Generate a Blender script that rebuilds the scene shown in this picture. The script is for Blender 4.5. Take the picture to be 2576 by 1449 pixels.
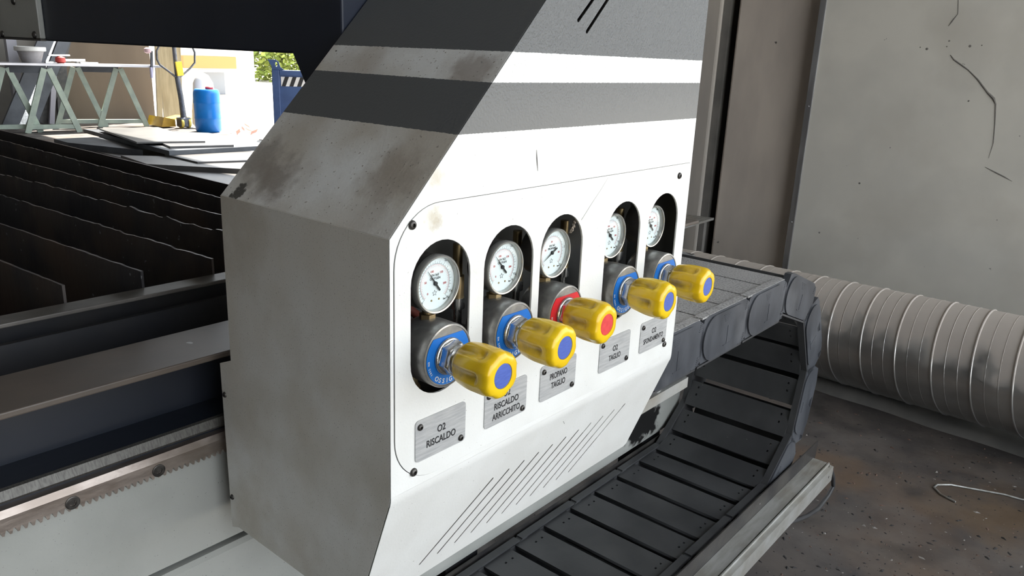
import bpy, bmesh, math, random
from mathutils import Vector, Matrix, noise
random.seed(7)
for o in list(bpy.data.objects): bpy.data.objects.remove(o)
scene = bpy.context.scene
COL = scene.collection
PI = math.pi

# ------------------------------------------------------------------ camera
# solved from the vanishing points of the photograph (2576 x 1449)
F = 1957.2177
RX = (0.64608508, -0.76222551, 0.0398289)      # image right, in world axes
RD = (-0.19387078, -0.21435404, -0.95732255)   # image down
RF = (0.73823316, 0.61079015, -0.2862642)      # view direction
Z0 = 1.15                                      # height of the cabinet's shoulder above the floor
right, down, fwd = Vector(RX), Vector(RD), Vector(RF)
def ray(px):
    v = right*(px[0]-1288) + down*(px[1]-724.5) + fwd*F
    return v.normalized()
CAM = Vector((0, 0, Z0)) - 0.8*ray((980, 604))
def onX(px, X): r = ray(px); return CAM + r*((X-CAM.x)/r.x)
def onY(px, Y): r = ray(px); return CAM + r*((Y-CAM.y)/r.y)
def onZ(px, Z): r = ray(px); return CAM + r*((Z-CAM.z)/r.z)
cd = bpy.data.cameras.new('camera'); cam = bpy.data.objects.new('camera', cd); COL.objects.link(cam)
cam.matrix_world = Matrix(((right.x, -down.x, -fwd.x, CAM.x), (right.y, -down.y, -fwd.y, CAM.y),
                           (right.z, -down.z, -fwd.z, CAM.z), (0, 0, 0, 1)))
cd.sensor_width = 36; cd.lens = F/2576*36; cd.clip_start = .02; cd.clip_end = 200
scene.camera = cam

# ------------------------------------------------------------------ light
w = bpy.data.worlds.new('sky'); scene.world = w; w.use_nodes = True
bg = w.node_tree.nodes['Background']
bg.inputs[0].default_value = (0.88, 0.94, 1.0, 1); bg.inputs[1].default_value = 4.4
sd = bpy.data.lights.new('sun', 'SUN'); sd.energy = 30; sd.angle = .01; sd.color = (1, .94, .84)
sun = bpy.data.objects.new('sun_offscreen', sd); COL.objects.link(sun); sun.location = (15, 14, 24)
sun.rotation_euler = Vector((-0.50, -0.28, -1.0)).to_track_quat('-Z', 'Y').to_euler()
vs = scene.view_settings
vs.view_transform = 'Standard'; vs.look = 'None'; vs.gamma = 1; vs.use_curve_mapping = False
vs.exposure = -0.3

# ------------------------------------------------------------------ materials
MATS = {}
def mat(name, c1, c2=None, scale=8, rough=.5, metal=0, bump=0, bscale=60, detail=6, specks=None, stretch=None,
        stains=None, coat=0, ramp=(.38, .62), spec=.5, rough2=None, dirt=None):
    """principled with a noise mix of two colours, optional specks, dirt patches and bump"""
    if name in MATS: return MATS[name]
    m = bpy.data.materials.new(name); m.use_nodes = True; MATS[name] = m
    nt = m.node_tree; N = nt.nodes; L = nt.links
    b = N['Principled BSDF']; b.inputs['Roughness'].default_value = rough; b.inputs['Metallic'].default_value = metal
    b.inputs['Specular IOR Level'].default_value = spec
    if coat: b.inputs['Coat Weight'].default_value = coat; b.inputs['Coat Roughness'].default_value = .12
    geo = N.new('ShaderNodeNewGeometry'); vec = geo.outputs['Position']
    if stretch:
        mp = N.new('ShaderNodeMapping'); mp.inputs['Scale'].default_value = stretch; L.new(vec, mp.inputs['Vector']); svec = mp.outputs[0]
    else: svec = vec
    def noisetex(sc, det=6, v=None):
        n = N.new('ShaderNodeTexNoise'); n.inputs['Scale'].default_value = sc; n.inputs['Detail'].default_value = det
        L.new(v or vec, n.inputs['Vector']); return n.outputs['Fac']
    def rampn(fac, a, bb):
        r = N.new('ShaderNodeMapRange'); r.inputs['From Min'].default_value = a; r.inputs['From Max'].default_value = bb
        L.new(fac, r.inputs['Value']); return r.outputs[0]
    def mix(fac, A, B):
        x = N.new('ShaderNodeMix'); x.data_type = 'RGBA'
        for s, v in ((x.inputs[6], A), (x.inputs[7], B)):
            if isinstance(v, tuple): s.default_value = (*v, 1) if len(v) == 3 else v
            else: L.new(v, s)
        if isinstance(fac, float): x.inputs[0].default_value = fac
        else: L.new(fac, x.inputs[0])
        return x.outputs[2]
    col = c1
    if c2 is not None:
        f = rampn(noisetex(scale, detail, svec), *ramp); col = mix(f, c1, c2)
        if rough2 is not None:
            r = N.new('ShaderNodeMapRange'); r.inputs['To Min'].default_value = rough; r.inputs['To Max'].default_value = rough2
            L.new(f, r.inputs['Value']); L.new(r.outputs[0], b.inputs['Roughness'])
    for d in (dirt or []):                       # (colour, scale, lo, hi, amount)
        f = rampn(noisetex(d[1], 8), d[2], d[3])
        k = N.new('ShaderNodeMath'); k.operation = 'MULTIPLY'; k.inputs[1].default_value = d[4]; L.new(f, k.inputs[0])
        col = mix(k.outputs[0], col, d[0])
    for s in (stains or []):                     # (centre, radius, colour, amount): marks with a place of their own
        off = N.new('ShaderNodeVectorMath'); off.operation = 'ADD'
        nn = N.new('ShaderNodeTexNoise'); nn.inputs['Scale'].default_value = 2.2/s[1]; nn.inputs['Detail'].default_value = 5; L.new(vec, nn.inputs['Vector'])
        sc = N.new('ShaderNodeVectorMath'); sc.operation = 'MULTIPLY_ADD'
        sc.inputs[1].default_value = (s[1]*1.5,)*3; sc.inputs[2].default_value = (-s[1]*.75,)*3
        L.new(nn.outputs['Color'], sc.inputs[0]); L.new(vec, off.inputs[0]); L.new(sc.outputs[0], off.inputs[1])
        ds = N.new('ShaderNodeVectorMath'); ds.operation = 'DISTANCE'; ds.inputs[1].default_value = s[0]; L.new(off.outputs[0], ds.inputs[0])
        f = rampn(ds.outputs['Value'], s[1], s[1]*s[4] if len(s) > 4 else s[1]*.45)
        k = N.new('ShaderNodeMath'); k.operation = 'MULTIPLY'; k.inputs[1].default_value = s[3]; L.new(f, k.inputs[0])
        col = mix(k.outputs[0], col, s[2])
    if specks:                                   # (colour, scale, threshold)
        for s in specks:
            f = rampn(noisetex(s[1], 2), s[2], s[2]+.03); col = mix(f, col, s[0])
    if isinstance(col, tuple): b.inputs['Base Color'].default_value = (*col, 1)
    else: L.new(col, b.inputs['Base Color'])
    if bump:
        bn = N.new('ShaderNodeBump'); bn.inputs['Strength'].default_value = bump; bn.inputs['Distance'].default_value = .002
        L.new(noisetex(bscale, 4, svec), bn.inputs['Height']); L.new(bn.outputs[0], b.inputs['Normal'])
    m['nodes'] = 1
    return m

def banded(name, base_mat_args, bands, grey, **kw):
    """paint with grey bands at fixed world heights"""
    m = mat(name, *base_mat_args, **kw)
    nt = m.node_tree; N = nt.nodes; L = nt.links; b = N['Principled BSDF']
    src = b.inputs['Base Color'].links[0].from_socket
    geo = N.new('ShaderNodeNewGeometry'); sep = N.new('ShaderNodeSeparateXYZ'); L.new(geo.outputs['Position'], sep.inputs[0])
    n = N.new('ShaderNodeTexNoise'); n.inputs['Scale'].default_value = 220; L.new(geo.outputs['Position'], n.inputs['Vector'])
    ad = N.new('ShaderNodeMath'); ad.operation = 'MULTIPLY_ADD'; ad.inputs[1].default_value = .0016; L.new(n.outputs['Fac'], ad.inputs[0]); L.new(sep.outputs['Z'], ad.inputs[2])
    tot = None
    for lo, hi in bands:
        a = N.new('ShaderNodeMath'); a.operation = 'GREATER_THAN'; a.inputs[1].default_value = lo; L.new(ad.outputs[0], a.inputs[0])
        c = N.new('ShaderNodeMath'); c.operation = 'LESS_THAN'; c.inputs[1].default_value = hi; L.new(ad.outputs[0], c.inputs[0])
        k = N.new('ShaderNodeMath'); k.operation = 'MULTIPLY'; L.new(a.outputs[0], k.inputs[0]); L.new(c.outputs[0], k.inputs[1])
        if tot is None: tot = k.outputs[0]
        else:
            s = N.new('ShaderNodeMath'); s.operation = 'MAXIMUM'; L.new(tot, s.inputs[0]); L.new(k.outputs[0], s.inputs[1]); tot = s.outputs[0]
    x = N.new('ShaderNodeMix'); x.data_type = 'RGBA'; L.new(tot, x.inputs[0]); L.new(src, x.inputs[6]); x.inputs[7].default_value = (*grey, 1)
    L.new(x.outputs[2], b.inputs['Base Color'])
    return m

# ------------------------------------------------------------------ mesh helpers
def where(p):
    t = Vector((0, 0, 0))
    while p is not None: t += p.location; p = p.parent
    return t
def finish(me, name, m, parent=None, smooth=None, bevel=0):
    o = bpy.data.objects.new(name, me); COL.objects.link(o)
    if m is not None:
        for k in (m if isinstance(m, (list, tuple)) else [m]): me.materials.append(k)
    if parent is not None: o.parent = parent
    if smooth is not None:
        me.shade_smooth(); me.set_sharp_from_angle(angle=math.radians(smooth))
    if bevel:
        b = o.modifiers.new('bevel', 'BEVEL'); b.width = bevel; b.segments = 2; b.limit_method = 'ANGLE'; b.angle_limit = .6
    return o
class MB:
    def __init__(s, dz=0): s.v = []; s.f = []; s.mi = []; s.dz = dz; s.cur = 0
    def add(s, vs_, fs):
        n = len(s.v); s.v += [Vector(p) + Vector((0, 0, s.dz)) for p in vs_]
        s.f += [tuple(i+n for i in f) for f in fs]; s.mi += [s.cur]*len(fs); return s
    def box(s, x0, x1, y0, y1, z0, z1):
        return s.add([(x, y, z) for z in (z0, z1) for y in (y0, y1) for x in (x0, x1)],
                     [(0, 2, 3, 1), (4, 5, 7, 6), (0, 1, 5, 4), (2, 6, 7, 3), (0, 4, 6, 2), (1, 3, 7, 5)])
    def beam(s, a, b, wdt, hgt, up=(0, 0, 1)):
        a, b = Vector(a), Vector(b); d = (b-a).normalized(); u = d.cross(Vector(up))
        if u.length < 1e-4: u = d.cross(Vector((1, 0, 0)))
        u.normalize(); v = u.cross(d)
        P = [p + u*i*wdt/2 + v*j*hgt/2 for p in (a, b) for j in (-1, 1) for i in (-1, 1)]
        return s.add(P, [(0, 2, 3, 1), (4, 5, 7, 6), (0, 1, 5, 4), (2, 6, 7, 3), (0, 4, 6, 2), (1, 3, 7, 5)])
    def prism(s, poly, ext):
        ext = Vector(ext); n = len(poly); P = [Vector(p) for p in poly]
        nor = Vector((0, 0, 0))
        for i in range(n): nor += P[i].cross(P[(i+1) % n])
        if nor.dot(ext) > 0: P = P[::-1]
        Q = [p+ext for p in P]
        return s.add(P+Q, [tuple(range(n)), tuple(range(2*n-1, n-1, -1))] + [(i, i+n, (i+1) % n+n, (i+1) % n) for i in range(n)])
    def lathe(s, prof, org, axis, n=32, cap=True, ref=None):
        ax = Vector(axis).normalized(); r = Vector(ref) if ref else (Vector((0, 0, 1)) if abs(ax.z) < .9 else Vector((1, 0, 0)))
        u = (r - ax*r.dot(ax)).normalized(); v = ax.cross(u); org = Vector(org); P = []
        for (rad, h) in prof:
            for k in range(n):
                a = 2*PI*k/n; P.append(org + ax*h + (u*math.cos(a)+v*math.sin(a))*rad)
        fs = []
        for i in range(len(prof)-1):
            for k in range(n): fs.append((i*n+k, i*n+(k+1) % n, (i+1)*n+(k+1) % n, (i+1)*n+k))
        if cap: fs.append(tuple(range(n-1, -1, -1))); fs.append(tuple((len(prof)-1)*n+k for k in range(n)))
        return s.add(P, fs)
    def cyl(s, a, b, r, r2=None, n=20, ref=None):
        a, b = Vector(a), Vector(b); return s.lathe([(r, 0), (r if r2 is None else r2, (b-a).length)], a, b-a, n, ref=ref)
    def tube(s, pts, r, n=8):
        pts = [Vector(p) for p in pts]; P = []; fs = []; u = None
        for i, p in enumerate(pts):
            t = (pts[min(i+1, len(pts)-1)] - pts[max(i-1, 0)]).normalized()
            if u is None: u = t.orthogonal().normalized()
            u = (u - t*u.dot(t)).normalized(); v = t.cross(u)
            rr = r[i] if isinstance(r, (list, tuple)) else r
            P += [p + (u*math.cos(2*PI*k/n)+v*math.sin(2*PI*k/n))*rr for k in range(n)]
        for i in range(len(pts)-1):
            for k in range(n): fs.append((i*n+k, i*n+(k+1) % n, (i+1)*n+(k+1) % n, (i+1)*n+k))
        fs.append(tuple(range(n-1, -1, -1))); fs.append(tuple((len(pts)-1)*n+k for k in range(n)))
        return s.add(P, fs)
    def mesh(s, name, off=Vector((0, 0, 0))):
        me = bpy.data.meshes.new(name); me.from_pydata([tuple(p-off) for p in s.v], [], s.f); me.update()
        if any(s.mi): me.polygons.foreach_set('material_index', s.mi)
        return me
    def build(s, name, m, parent=None, smooth=None, bevel=0):
        return finish(s.mesh(name, where(parent)), name, m, parent, smooth, bevel)
DG = bpy.context.evaluated_depsgraph_get
def curve_mesh(cu):
    t = bpy.data.objects.new('temporary', cu); COL.objects.link(t); bpy.context.view_layer.update()
    me = bpy.data.meshes.new_from_object(t.evaluated_get(DG())); bpy.data.objects.remove(t); return me
def to_frame(me, org, u, v, dz, off):
    u, v = Vector(u), Vector(v); w_ = u.cross(v); org = Vector(org)
    for q in me.vertices: q.co = org + u*q.co.x + v*q.co.y + w_*(q.co.z+dz) - off
    me.update()
def plate(name, outer, holes, t, org, u, v, m, parent=None, smooth=40, round_=0):
    """flat plate with holes; its front face lies in the plane (org, u, v), its body behind it"""
    cu = bpy.data.curves.new(name, 'CURVE'); cu.dimensions = '2D'; cu.fill_mode = 'BOTH'; cu.extrude = t/2-round_
    if round_: cu.bevel_depth = round_; cu.bevel_resolution = 1; cu.offset = -round_
    for loop in [outer]+list(holes):
        sp = cu.splines.new('POLY'); sp.points.add(len(loop)-1); sp.use_cyclic_u = True
        for k, p in enumerate(loop): sp.points[k].co = (p[0], p[1], 0, 1)
    me = curve_mesh(cu); to_frame(me, org, u, v, -t/2, where(parent)); me.name = name; me.materials.clear()
    return finish(me, name, m, parent, smooth)
TEXTS = {}
def text(body, name, size, org, u, v, m, parent=None, width=None, bold=0, align='CENTER', lift=.0003, spacing=1.0):
    if (body, size, bold) not in TEXTS:
        cu = bpy.data.curves.new(name, 'FONT'); cu.body = body; cu.size = size; cu.align_x = align; cu.align_y = 'BOTTOM_BASELINE'
        cu.extrude = .00012; cu.offset = size*bold; cu.space_character = spacing; cu.resolution_u = 4
        TEXTS[body, size, bold] = curve_mesh(cu); TEXTS[body, size, bold].materials.clear()
    me = TEXTS[body, size, bold].copy()
    if width:
        xs = [q.co.x for q in me.vertices]; k = width/(max(xs)-min(xs)); c = (max(xs)+min(xs))/2
        for q in me.vertices: q.co.x = (q.co.x-c)*k
    to_frame(me, org, u, v, lift, where(parent)); me.name = name
    return finish(me, name, m, parent)
def rrect(x0, x1, y0, y1, r, n=8):
    r4 = r if isinstance(r, (list, tuple)) else [r]*4      # bl, br, tr, tl
    out = []
    for (cx, cy, a0, rr) in ((x0+r4[0], y0+r4[0], PI, r4[0]), (x1-r4[1], y0+r4[1], 1.5*PI, r4[1]), (x1-r4[2], y1-r4[2], 0, r4[2]), (x0+r4[3], y1-r4[3], .5*PI, r4[3])):
        for k in range(n+1):
            a = a0+.5*PI*k/n; out.append((cx+rr*math.cos(a), cy+rr*math.sin(a)))
    return out
def slot(x0, y0, x1, y1, wd, n=5):
    a = math.atan2(y1-y0, x1-x0); out = []
    for k in range(n+1):
        t = a-PI/2+PI*k/n; out.append((x1+wd*math.cos(t), y1+wd*math.sin(t)))
    for k in range(n+1):
        t = a+PI/2+PI*k/n; out.append((x0+wd*math.cos(t), y0+wd*math.sin(t)))
    return out
def tag(o, label=None, cat=None, group=None, kind=None):
    if label: o['label'] = label
    if cat: o['category'] = cat
    if group: o['group'] = group
    if kind: o['kind'] = kind
    return o
def thing(name, loc, label, cat, group=None, kind=None):
    o = bpy.data.objects.new(name, None); COL.objects.link(o); o.location = loc; o.empty_display_size = .05
    return tag(o, label, cat, group, kind)
def inst(src_me, name, loc, parent, rot=None, m=None):
    o = bpy.data.objects.new(name, src_me); COL.objects.link(o); o.parent = parent
    o.location = Vector(loc) - where(parent)
    if rot is not None: o.rotation_euler = rot
    return o

# ------------------------------------------------------------------ palette
WHITE = (.78, .79, .775); GREYBAND = (.11, .115, .117)
M_front = banded('white_paint_front', (WHITE, (.73, .735, .715)), [(Z0+.1015, Z0+.1555), (Z0+.189, Z0+1)], GREYBAND,
                 scale=9, rough=.36, bump=.35, bscale=300, specks=[((.35, .33, .3), 420, .73)], coat=.1, spec=.4,
                 dirt=[((.55, .5, .4), 14, .66, .8, .5)], stains=[(tuple(onY((1097, 446), 0)), .016, (.56, .49, .36), .6, .2)])
M_cover = mat('white_paint_cover', WHITE, (.73, .735, .715), scale=11, rough=.36, bump=.1, bscale=330, specks=[((.3, .28, .25), 380, .735)], coat=.25,
              dirt=[((.6, .55, .45), 17, .67, .82, .45)], stains=[(tuple(onY((1090, 548), 0)), .017, (.52, .46, .34), .7, .2), (tuple(onY((1100, 560), 0)), .01, (.45, .39, .29), .6, .2)])
M_side = mat('white_paint_side', WHITE, (.69, .665, .61), scale=5, rough=.5, bump=.2, bscale=300, stretch=(1, 1, .6),
             specks=[((.27, .26, .235), 620, .66), ((.06, .06, .06), 95, .795)], dirt=[((.42, .37, .27), 4, .5, .75, .75)],
             stains=[((0, .30, Z0-.02), .10, (.40, .34, .25), .45, .1), ((0, .30, Z0-.46), .09, (.44, .38, .28), .45, .1), ((0, .16, Z0-.47), .10, (.42, .36, .27), .35, .1)])
def on_slope(px):
    n_ = Vector((1, 0, -.965)); r_ = ray(px); return CAM + r_*(n_.dot(Vector((0, 0, Z0))-CAM)/n_.dot(r_))
M_slope = banded('white_paint_sloped', (WHITE, (.56, .525, .46)), [(Z0+.1015, Z0+.1555), (Z0+.189, Z0+1)], GREYBAND,
                 scale=7, rough=.55, bump=.25, bscale=260, specks=[((.06, .055, .05), 70, .745), ((.3, .27, .23), 260, .68)],
                 dirt=[((.33, .27, .21), 6, .5, .75, .75)],
                 stains=[(tuple(on_slope((692, 448))), .045, (.20, .165, .14), .65), (tuple(on_slope((655, 405))), .045, (.22, .19, .165), .6), (tuple(on_slope((1180, 180))), .04, (.24, .19, .15), .6),
                         (tuple(on_slope((985, 440))), .05, (.30, .25, .20), .5), (tuple(on_slope((601, 483))), .014, (.10, .095, .085), 1, .75)])
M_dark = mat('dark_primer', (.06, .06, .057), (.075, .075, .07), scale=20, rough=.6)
M_black = mat('black_steel', (.022, .021, .022), (.05, .046, .042), scale=14, rough=.42, bump=.25, bscale=90, specks=[((.4, .4, .4), 90, .755)])
M_plastic = mat('black_plastic', (.042, .043, .046), (.062, .063, .066), scale=9, rough=.42, bump=.12, bscale=200, specks=[((.25, .25, .25), 120, .78)],
                dirt=[((.10, .10, .10), 6, .5, .8, .35)])
M_dusty = mat('dusty_plastic', (.38, .375, .37), (.18, .18, .18), scale=240, rough=.9, bump=.8, bscale=420, ramp=(.42, .66), dirt=[((.36, .35, .34), 12, .45, .75, .6)])
M_side_pl = mat('scuffed_plastic', (.038, .042, .05), (.07, .076, .088), scale=16, rough=.36, bump=.1, bscale=160, stretch=(1, 1, .5), dirt=[((.16, .165, .175), 10, .52, .8, .6)])
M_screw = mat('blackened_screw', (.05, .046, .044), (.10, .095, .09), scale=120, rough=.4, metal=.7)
M_steel = mat('worn_chrome', (.66, .66, .65), (.42, .42, .41), scale=40, rough=.16, metal=.95, rough2=.38, bump=.1, bscale=120)
M_body = mat('cast_nickel', (.42, .415, .40), (.26, .257, .25), scale=55, rough=.3, metal=.75, rough2=.5, bump=.15, bscale=150)
M_brass = mat('dull_brass', (.42, .33, .18), (.26, .19, .10), scale=50, rough=.4, metal=.8)
M_yellow = None
M_blue = mat('blue_cap', (.055, .10, .40), (.07, .125, .46), scale=120, rough=.5, stretch=(1, 1, 8))
M_red = mat('red_cap', (.62, .03, .035), (.70, .05, .05), scale=120, rough=.5)
M_lblue = mat('blue_label', (.006, .17, .62), (.004, .14, .52), scale=30, rough=.4)
M_lred = mat('red_label', (.72, .02, .03), (.6, .02, .03), scale=30, rough=.4)
M_dial = mat('dial_white', (.80, .84, .86), rough=.5)
M_ink = mat('black_ink', (.01, .01, .012), rough=.6)
M_rink = mat('red_ink', (.55, .03, .03), rough=.6)
M_wink = mat('white_ink', (.8, .82, .84), rough=.6)
M_alu = mat('brushed_aluminium', (.50, .51, .515), (.40, .41, .42), scale=26, rough=.42, metal=.35, stretch=(1.2, 1, 11), bump=.15, bscale=150, rough2=.5)
M_case = mat('gauge_case', (.10, .095, .09), (.15, .14, .13), scale=30, rough=.4, metal=.5)
M_bezel = mat('gauge_bezel', (.50, .50, .47), (.40, .40, .375), scale=30, rough=.15, metal=.6)
def glass(name):
    m = bpy.data.materials.new(name); m.use_nodes = True; nt = m.node_tree; nt.nodes.clear(); MATS[name] = m
    o = nt.nodes.new('ShaderNodeOutputMaterial'); t = nt.nodes.new('ShaderNodeBsdfTransparent'); g = nt.nodes.new('ShaderNodeBsdfGlossy')
    g.inputs['Roughness'].default_value = .06; t.inputs[0].default_value = (.95, .97, .97, 1)
    fr = nt.nodes.new('ShaderNodeFresnel'); fr.inputs[0].default_value = 1.4; mx = nt.nodes.new('ShaderNodeMixShader')
    ge = nt.nodes.new('ShaderNodeNewGeometry'); sb_ = nt.nodes.new('ShaderNodeMath'); sb_.operation = 'SUBTRACT'; sb_.inputs[0].default_value = 1; nt.links.new(ge.outputs['Backfacing'], sb_.inputs[1])
    ml = nt.nodes.new('ShaderNodeMath'); ml.operation = 'MULTIPLY'; nt.links.new(fr.outputs[0], ml.inputs[0]); nt.links.new(sb_.outputs[0], ml.inputs[1])
    nt.links.new(ml.outputs[0], mx.inputs[0]); nt.links.new(t.outputs[0], mx.inputs[1]); nt.links.new(g.outputs[0], mx.inputs[2]); nt.links.new(mx.outputs[0], o.inputs[0])
    return m
M_lens = glass('gauge_lens')
def knob_material():
    m = mat('yellow_plastic', (.84, .57, .008), (.78, .49, .008), scale=20, rough=.28, coat=.2)
    nt = m.node_tree; N = nt.nodes; L = nt.links; b = N['Principled BSDF']; src = b.inputs['Base Color'].links[0].from_socket
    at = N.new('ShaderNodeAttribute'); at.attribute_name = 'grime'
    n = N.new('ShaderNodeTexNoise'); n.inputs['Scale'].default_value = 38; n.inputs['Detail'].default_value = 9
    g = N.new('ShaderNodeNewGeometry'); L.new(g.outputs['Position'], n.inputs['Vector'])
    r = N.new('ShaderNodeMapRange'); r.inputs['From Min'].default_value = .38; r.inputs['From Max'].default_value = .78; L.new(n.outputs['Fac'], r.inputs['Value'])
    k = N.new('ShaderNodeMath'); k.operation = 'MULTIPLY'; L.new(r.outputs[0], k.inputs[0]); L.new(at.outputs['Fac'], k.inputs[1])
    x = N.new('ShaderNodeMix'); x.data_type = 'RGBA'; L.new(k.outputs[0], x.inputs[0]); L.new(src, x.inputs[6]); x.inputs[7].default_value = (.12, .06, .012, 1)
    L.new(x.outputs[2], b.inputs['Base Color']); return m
M_yellow = knob_material()
M_navy = mat('navy_paint', (.012, .018, .036), (.018, .024, .042), scale=5, rough=.5)
M_slat = mat('burnt_slat_steel', (.105, .086, .074), (.062, .060, .064), scale=6, rough=.5, metal=.35, bump=.35, bscale=70, stretch=(1, 1, .25),
             dirt=[((.13, .085, .06), 5, .52, .7, .5), ((.04, .04, .047), 9, .5, .66, .7)], specks=[((.26, .27, .29), 60, .72)])
M_frame = mat('table_frame_steel', (.018, .02, .026), (.035, .034, .036), scale=7, rough=.5, metal=.2, bump=.15)
M_ftop = mat('worn_frame_top', (.16, .15, .14), (.12, .112, .105), scale=20, rough=.5, metal=.3)
M_beam = mat('brown_painted_beam', (.115, .092, .075), (.095, .078, .066), scale=10, rough=.45, specks=[((.33, .32, .3), 34, .74)], bump=.1)
M_beamd = mat('navy_beam_web', (.010, .014, .024), (.016, .019, .028), scale=6, rough=.45, bump=.1)
M_rack = mat('rack_steel', (.40, .345, .31), (.27, .225, .195), scale=45, rough=.34, metal=.8, bump=.3, bscale=120, stretch=(.4, 1, 1))
M_rail = mat('guide_rail_steel', (.15, .145, .135), (.10, .096, .09), scale=200, rough=.5, metal=.6, stretch=(3, 1, .3))
M_web = mat('pale_grey_paint', (.56, .575, .55), (.47, .48, .455), scale=6, rough=.45, specks=[((.2, .2, .19), 160, .7), ((.1, .1, .1), 60, .78)], bump=.12, bscale=200)
M_blk_patch = None
M_galv = mat('galvanised_profile', (.48, .485, .47), (.34, .335, .31), scale=18, rough=.42, metal=.5, stretch=(.6, 3, 1), bump=.15, dirt=[((.25, .21, .15), 9, .5, .75, .6)], rough2=.6)
M_duct = mat('galvanised_duct', (.36, .36, .345), (.27, .265, .25), scale=9, rough=.3, metal=.85, rough2=.5, bump=.12, bscale=50, stretch=(1, .4, 1))
M_conc = mat('concrete', (.56, .50, .44), (.46, .41, .365), scale=5, rough=.9, bump=.4, bscale=40, specks=[((.1, .09, .08), 15, .735)], stretch=(1, 1, .35))
M_concg = mat('grey_concrete', (.19, .18, .165), (.14, .135, .125), scale=6, rough=.9, bump=.3, bscale=40)
M_conc2 = mat('pale_concrete', (.50, .46, .41), (.41, .38, .345), scale=5, rough=.9, bump=.4, bscale=40, stretch=(1, 1, .3))
M_floor = mat('dirty_floor', (.125, .108, .098), (.07, .062, .06), scale=4.5, rough=.6, bump=.6, bscale=45, rough2=.85,
              stains=[((2.05, .12, 0), .22, (.16, .095, .05), .5, .3), ((2.16, -.42, 0), .26, (.17, .105, .05), .55, .3), ((2.25, .42, 0), .2, (.16, .095, .05), .45, .3)],
              dirt=[((.15, .09, .05), 1.7, .5, .68, .45), ((.17, .155, .145), 3.5, .52, .72, .6), ((.03, .028, .028), 5, .55, .72, .7)], specks=[((.28, .27, .25), 130, .74), ((.018, .018, .018), 60, .70)])
M_pave = mat('pale_pavement', (.55, .52, .47), (.45, .43, .40), scale=.7, rough=.9)
M_roof = mat('roof_sheet', (.16, .155, .15), (.12, .118, .115), scale=1, rough=.8)
M_wall = mat('hall_wall', (.30, .285, .26), (.22, .21, .195), scale=1.2, rough=.9)
M_door = mat('pale_metal_door', (.66, .64, .58), (.59, .575, .525), scale=3, rough=.42, bump=.1, bscale=15, dirt=[((.50, .475, .42), 2.2, .48, .7, .6)],
             specks=[((.22, .21, .2), 26, .755)])
M_strip = mat('bare_steel_strip', (.50, .51, .52), (.36, .36, .37), scale=18, rough=.3, metal=.85, stretch=(1, 1, .2))

# ================================================================== structure
tag(MB().box(-8, 6, -4, 13.4, -.15, 0).build('floor', M_floor), kind='structure')
tag(MB().box(-60, 80, -60, 90, -.30, -.16).build('ground', M_pave), kind='structure')
tag(MB().box(-8.2, 6.3, -4.4, 13.6, 5.2, 5.35).build('ceiling', M_roof), kind='structure')
tag(MB().box(-8.2, -8, -4, 13.4, -.15, 5.2).build('wall_left', M_wall), kind='structure')
tag(MB().box(-8, 6.0, 13.4, 13.6, -.15, 5.2).build('wall_back', M_wall), kind='structure')
tag(MB().box(4.0, 4.2, -1.3, 2.5, -.15, 5.2).build('wall_right', M_concg), kind='structure')
tag(MB().box(-8, -2.2, -4.2, -4, -.15, 5.2).build('shade_wall_front', M_wall), kind='structure')  # added wall behind the camera, shades the cabinet's left side from the sky
# concrete columns and the steel channel between them, in front of the right wall
col = tag(MB().box(3.6, 4.0, .86, 1.335, 0, 5.2).build('concrete_column', M_conc, bevel=.012), 'broad warm grey concrete column with dark pits beside the metal door', 'column', kind='structure')
col2 = tag(MB().box(3.6, 4.0, 1.432, 1.95, 0, 5.2).build('concrete_column', M_conc2, bevel=.012), 'pale concrete column behind the cabinet, beyond the dark gap', 'column', kind='structure')
ch = MB().box(3.62, 3.66, 1.389, 1.43, 0, 5.2).box(3.66, 4.0, 1.424, 1.43, 0, 5.2)
tag(ch.build('steel_channel', M_concg), 'grey steel channel standing between the two concrete columns', 'channel', kind='structure')
yd = onX((2024, 330), 3.528).y        # edge of the door
# pale metal door on the right, with its bare edge strip
d = tag(MB().box(3.535, 3.58, -1.25, yd-.015, .02, 3.4).build('door_1', M_door), 'large pale grey scratched sheet metal door behind the duct', 'door', kind='structure')
sm_ = MB(); sm_.prism([(3.528, yd-.016, .02), (3.528, yd+.016, .02), (3.582, yd+.016, .02), (3.582, yd-.016, .02)], (0, 0, 3.4)); sm_.build('edge_strip', M_strip, d, bevel=.003)
for q in (( 2040, 268), (1998, 560)):
    p = onX(q, 3.528); MB().lathe([(.006, 0), (.004, .003)], (3.528, yd, p.z), (-1, 0, 0), 10).build('rivet', M_strip, d)
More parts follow.
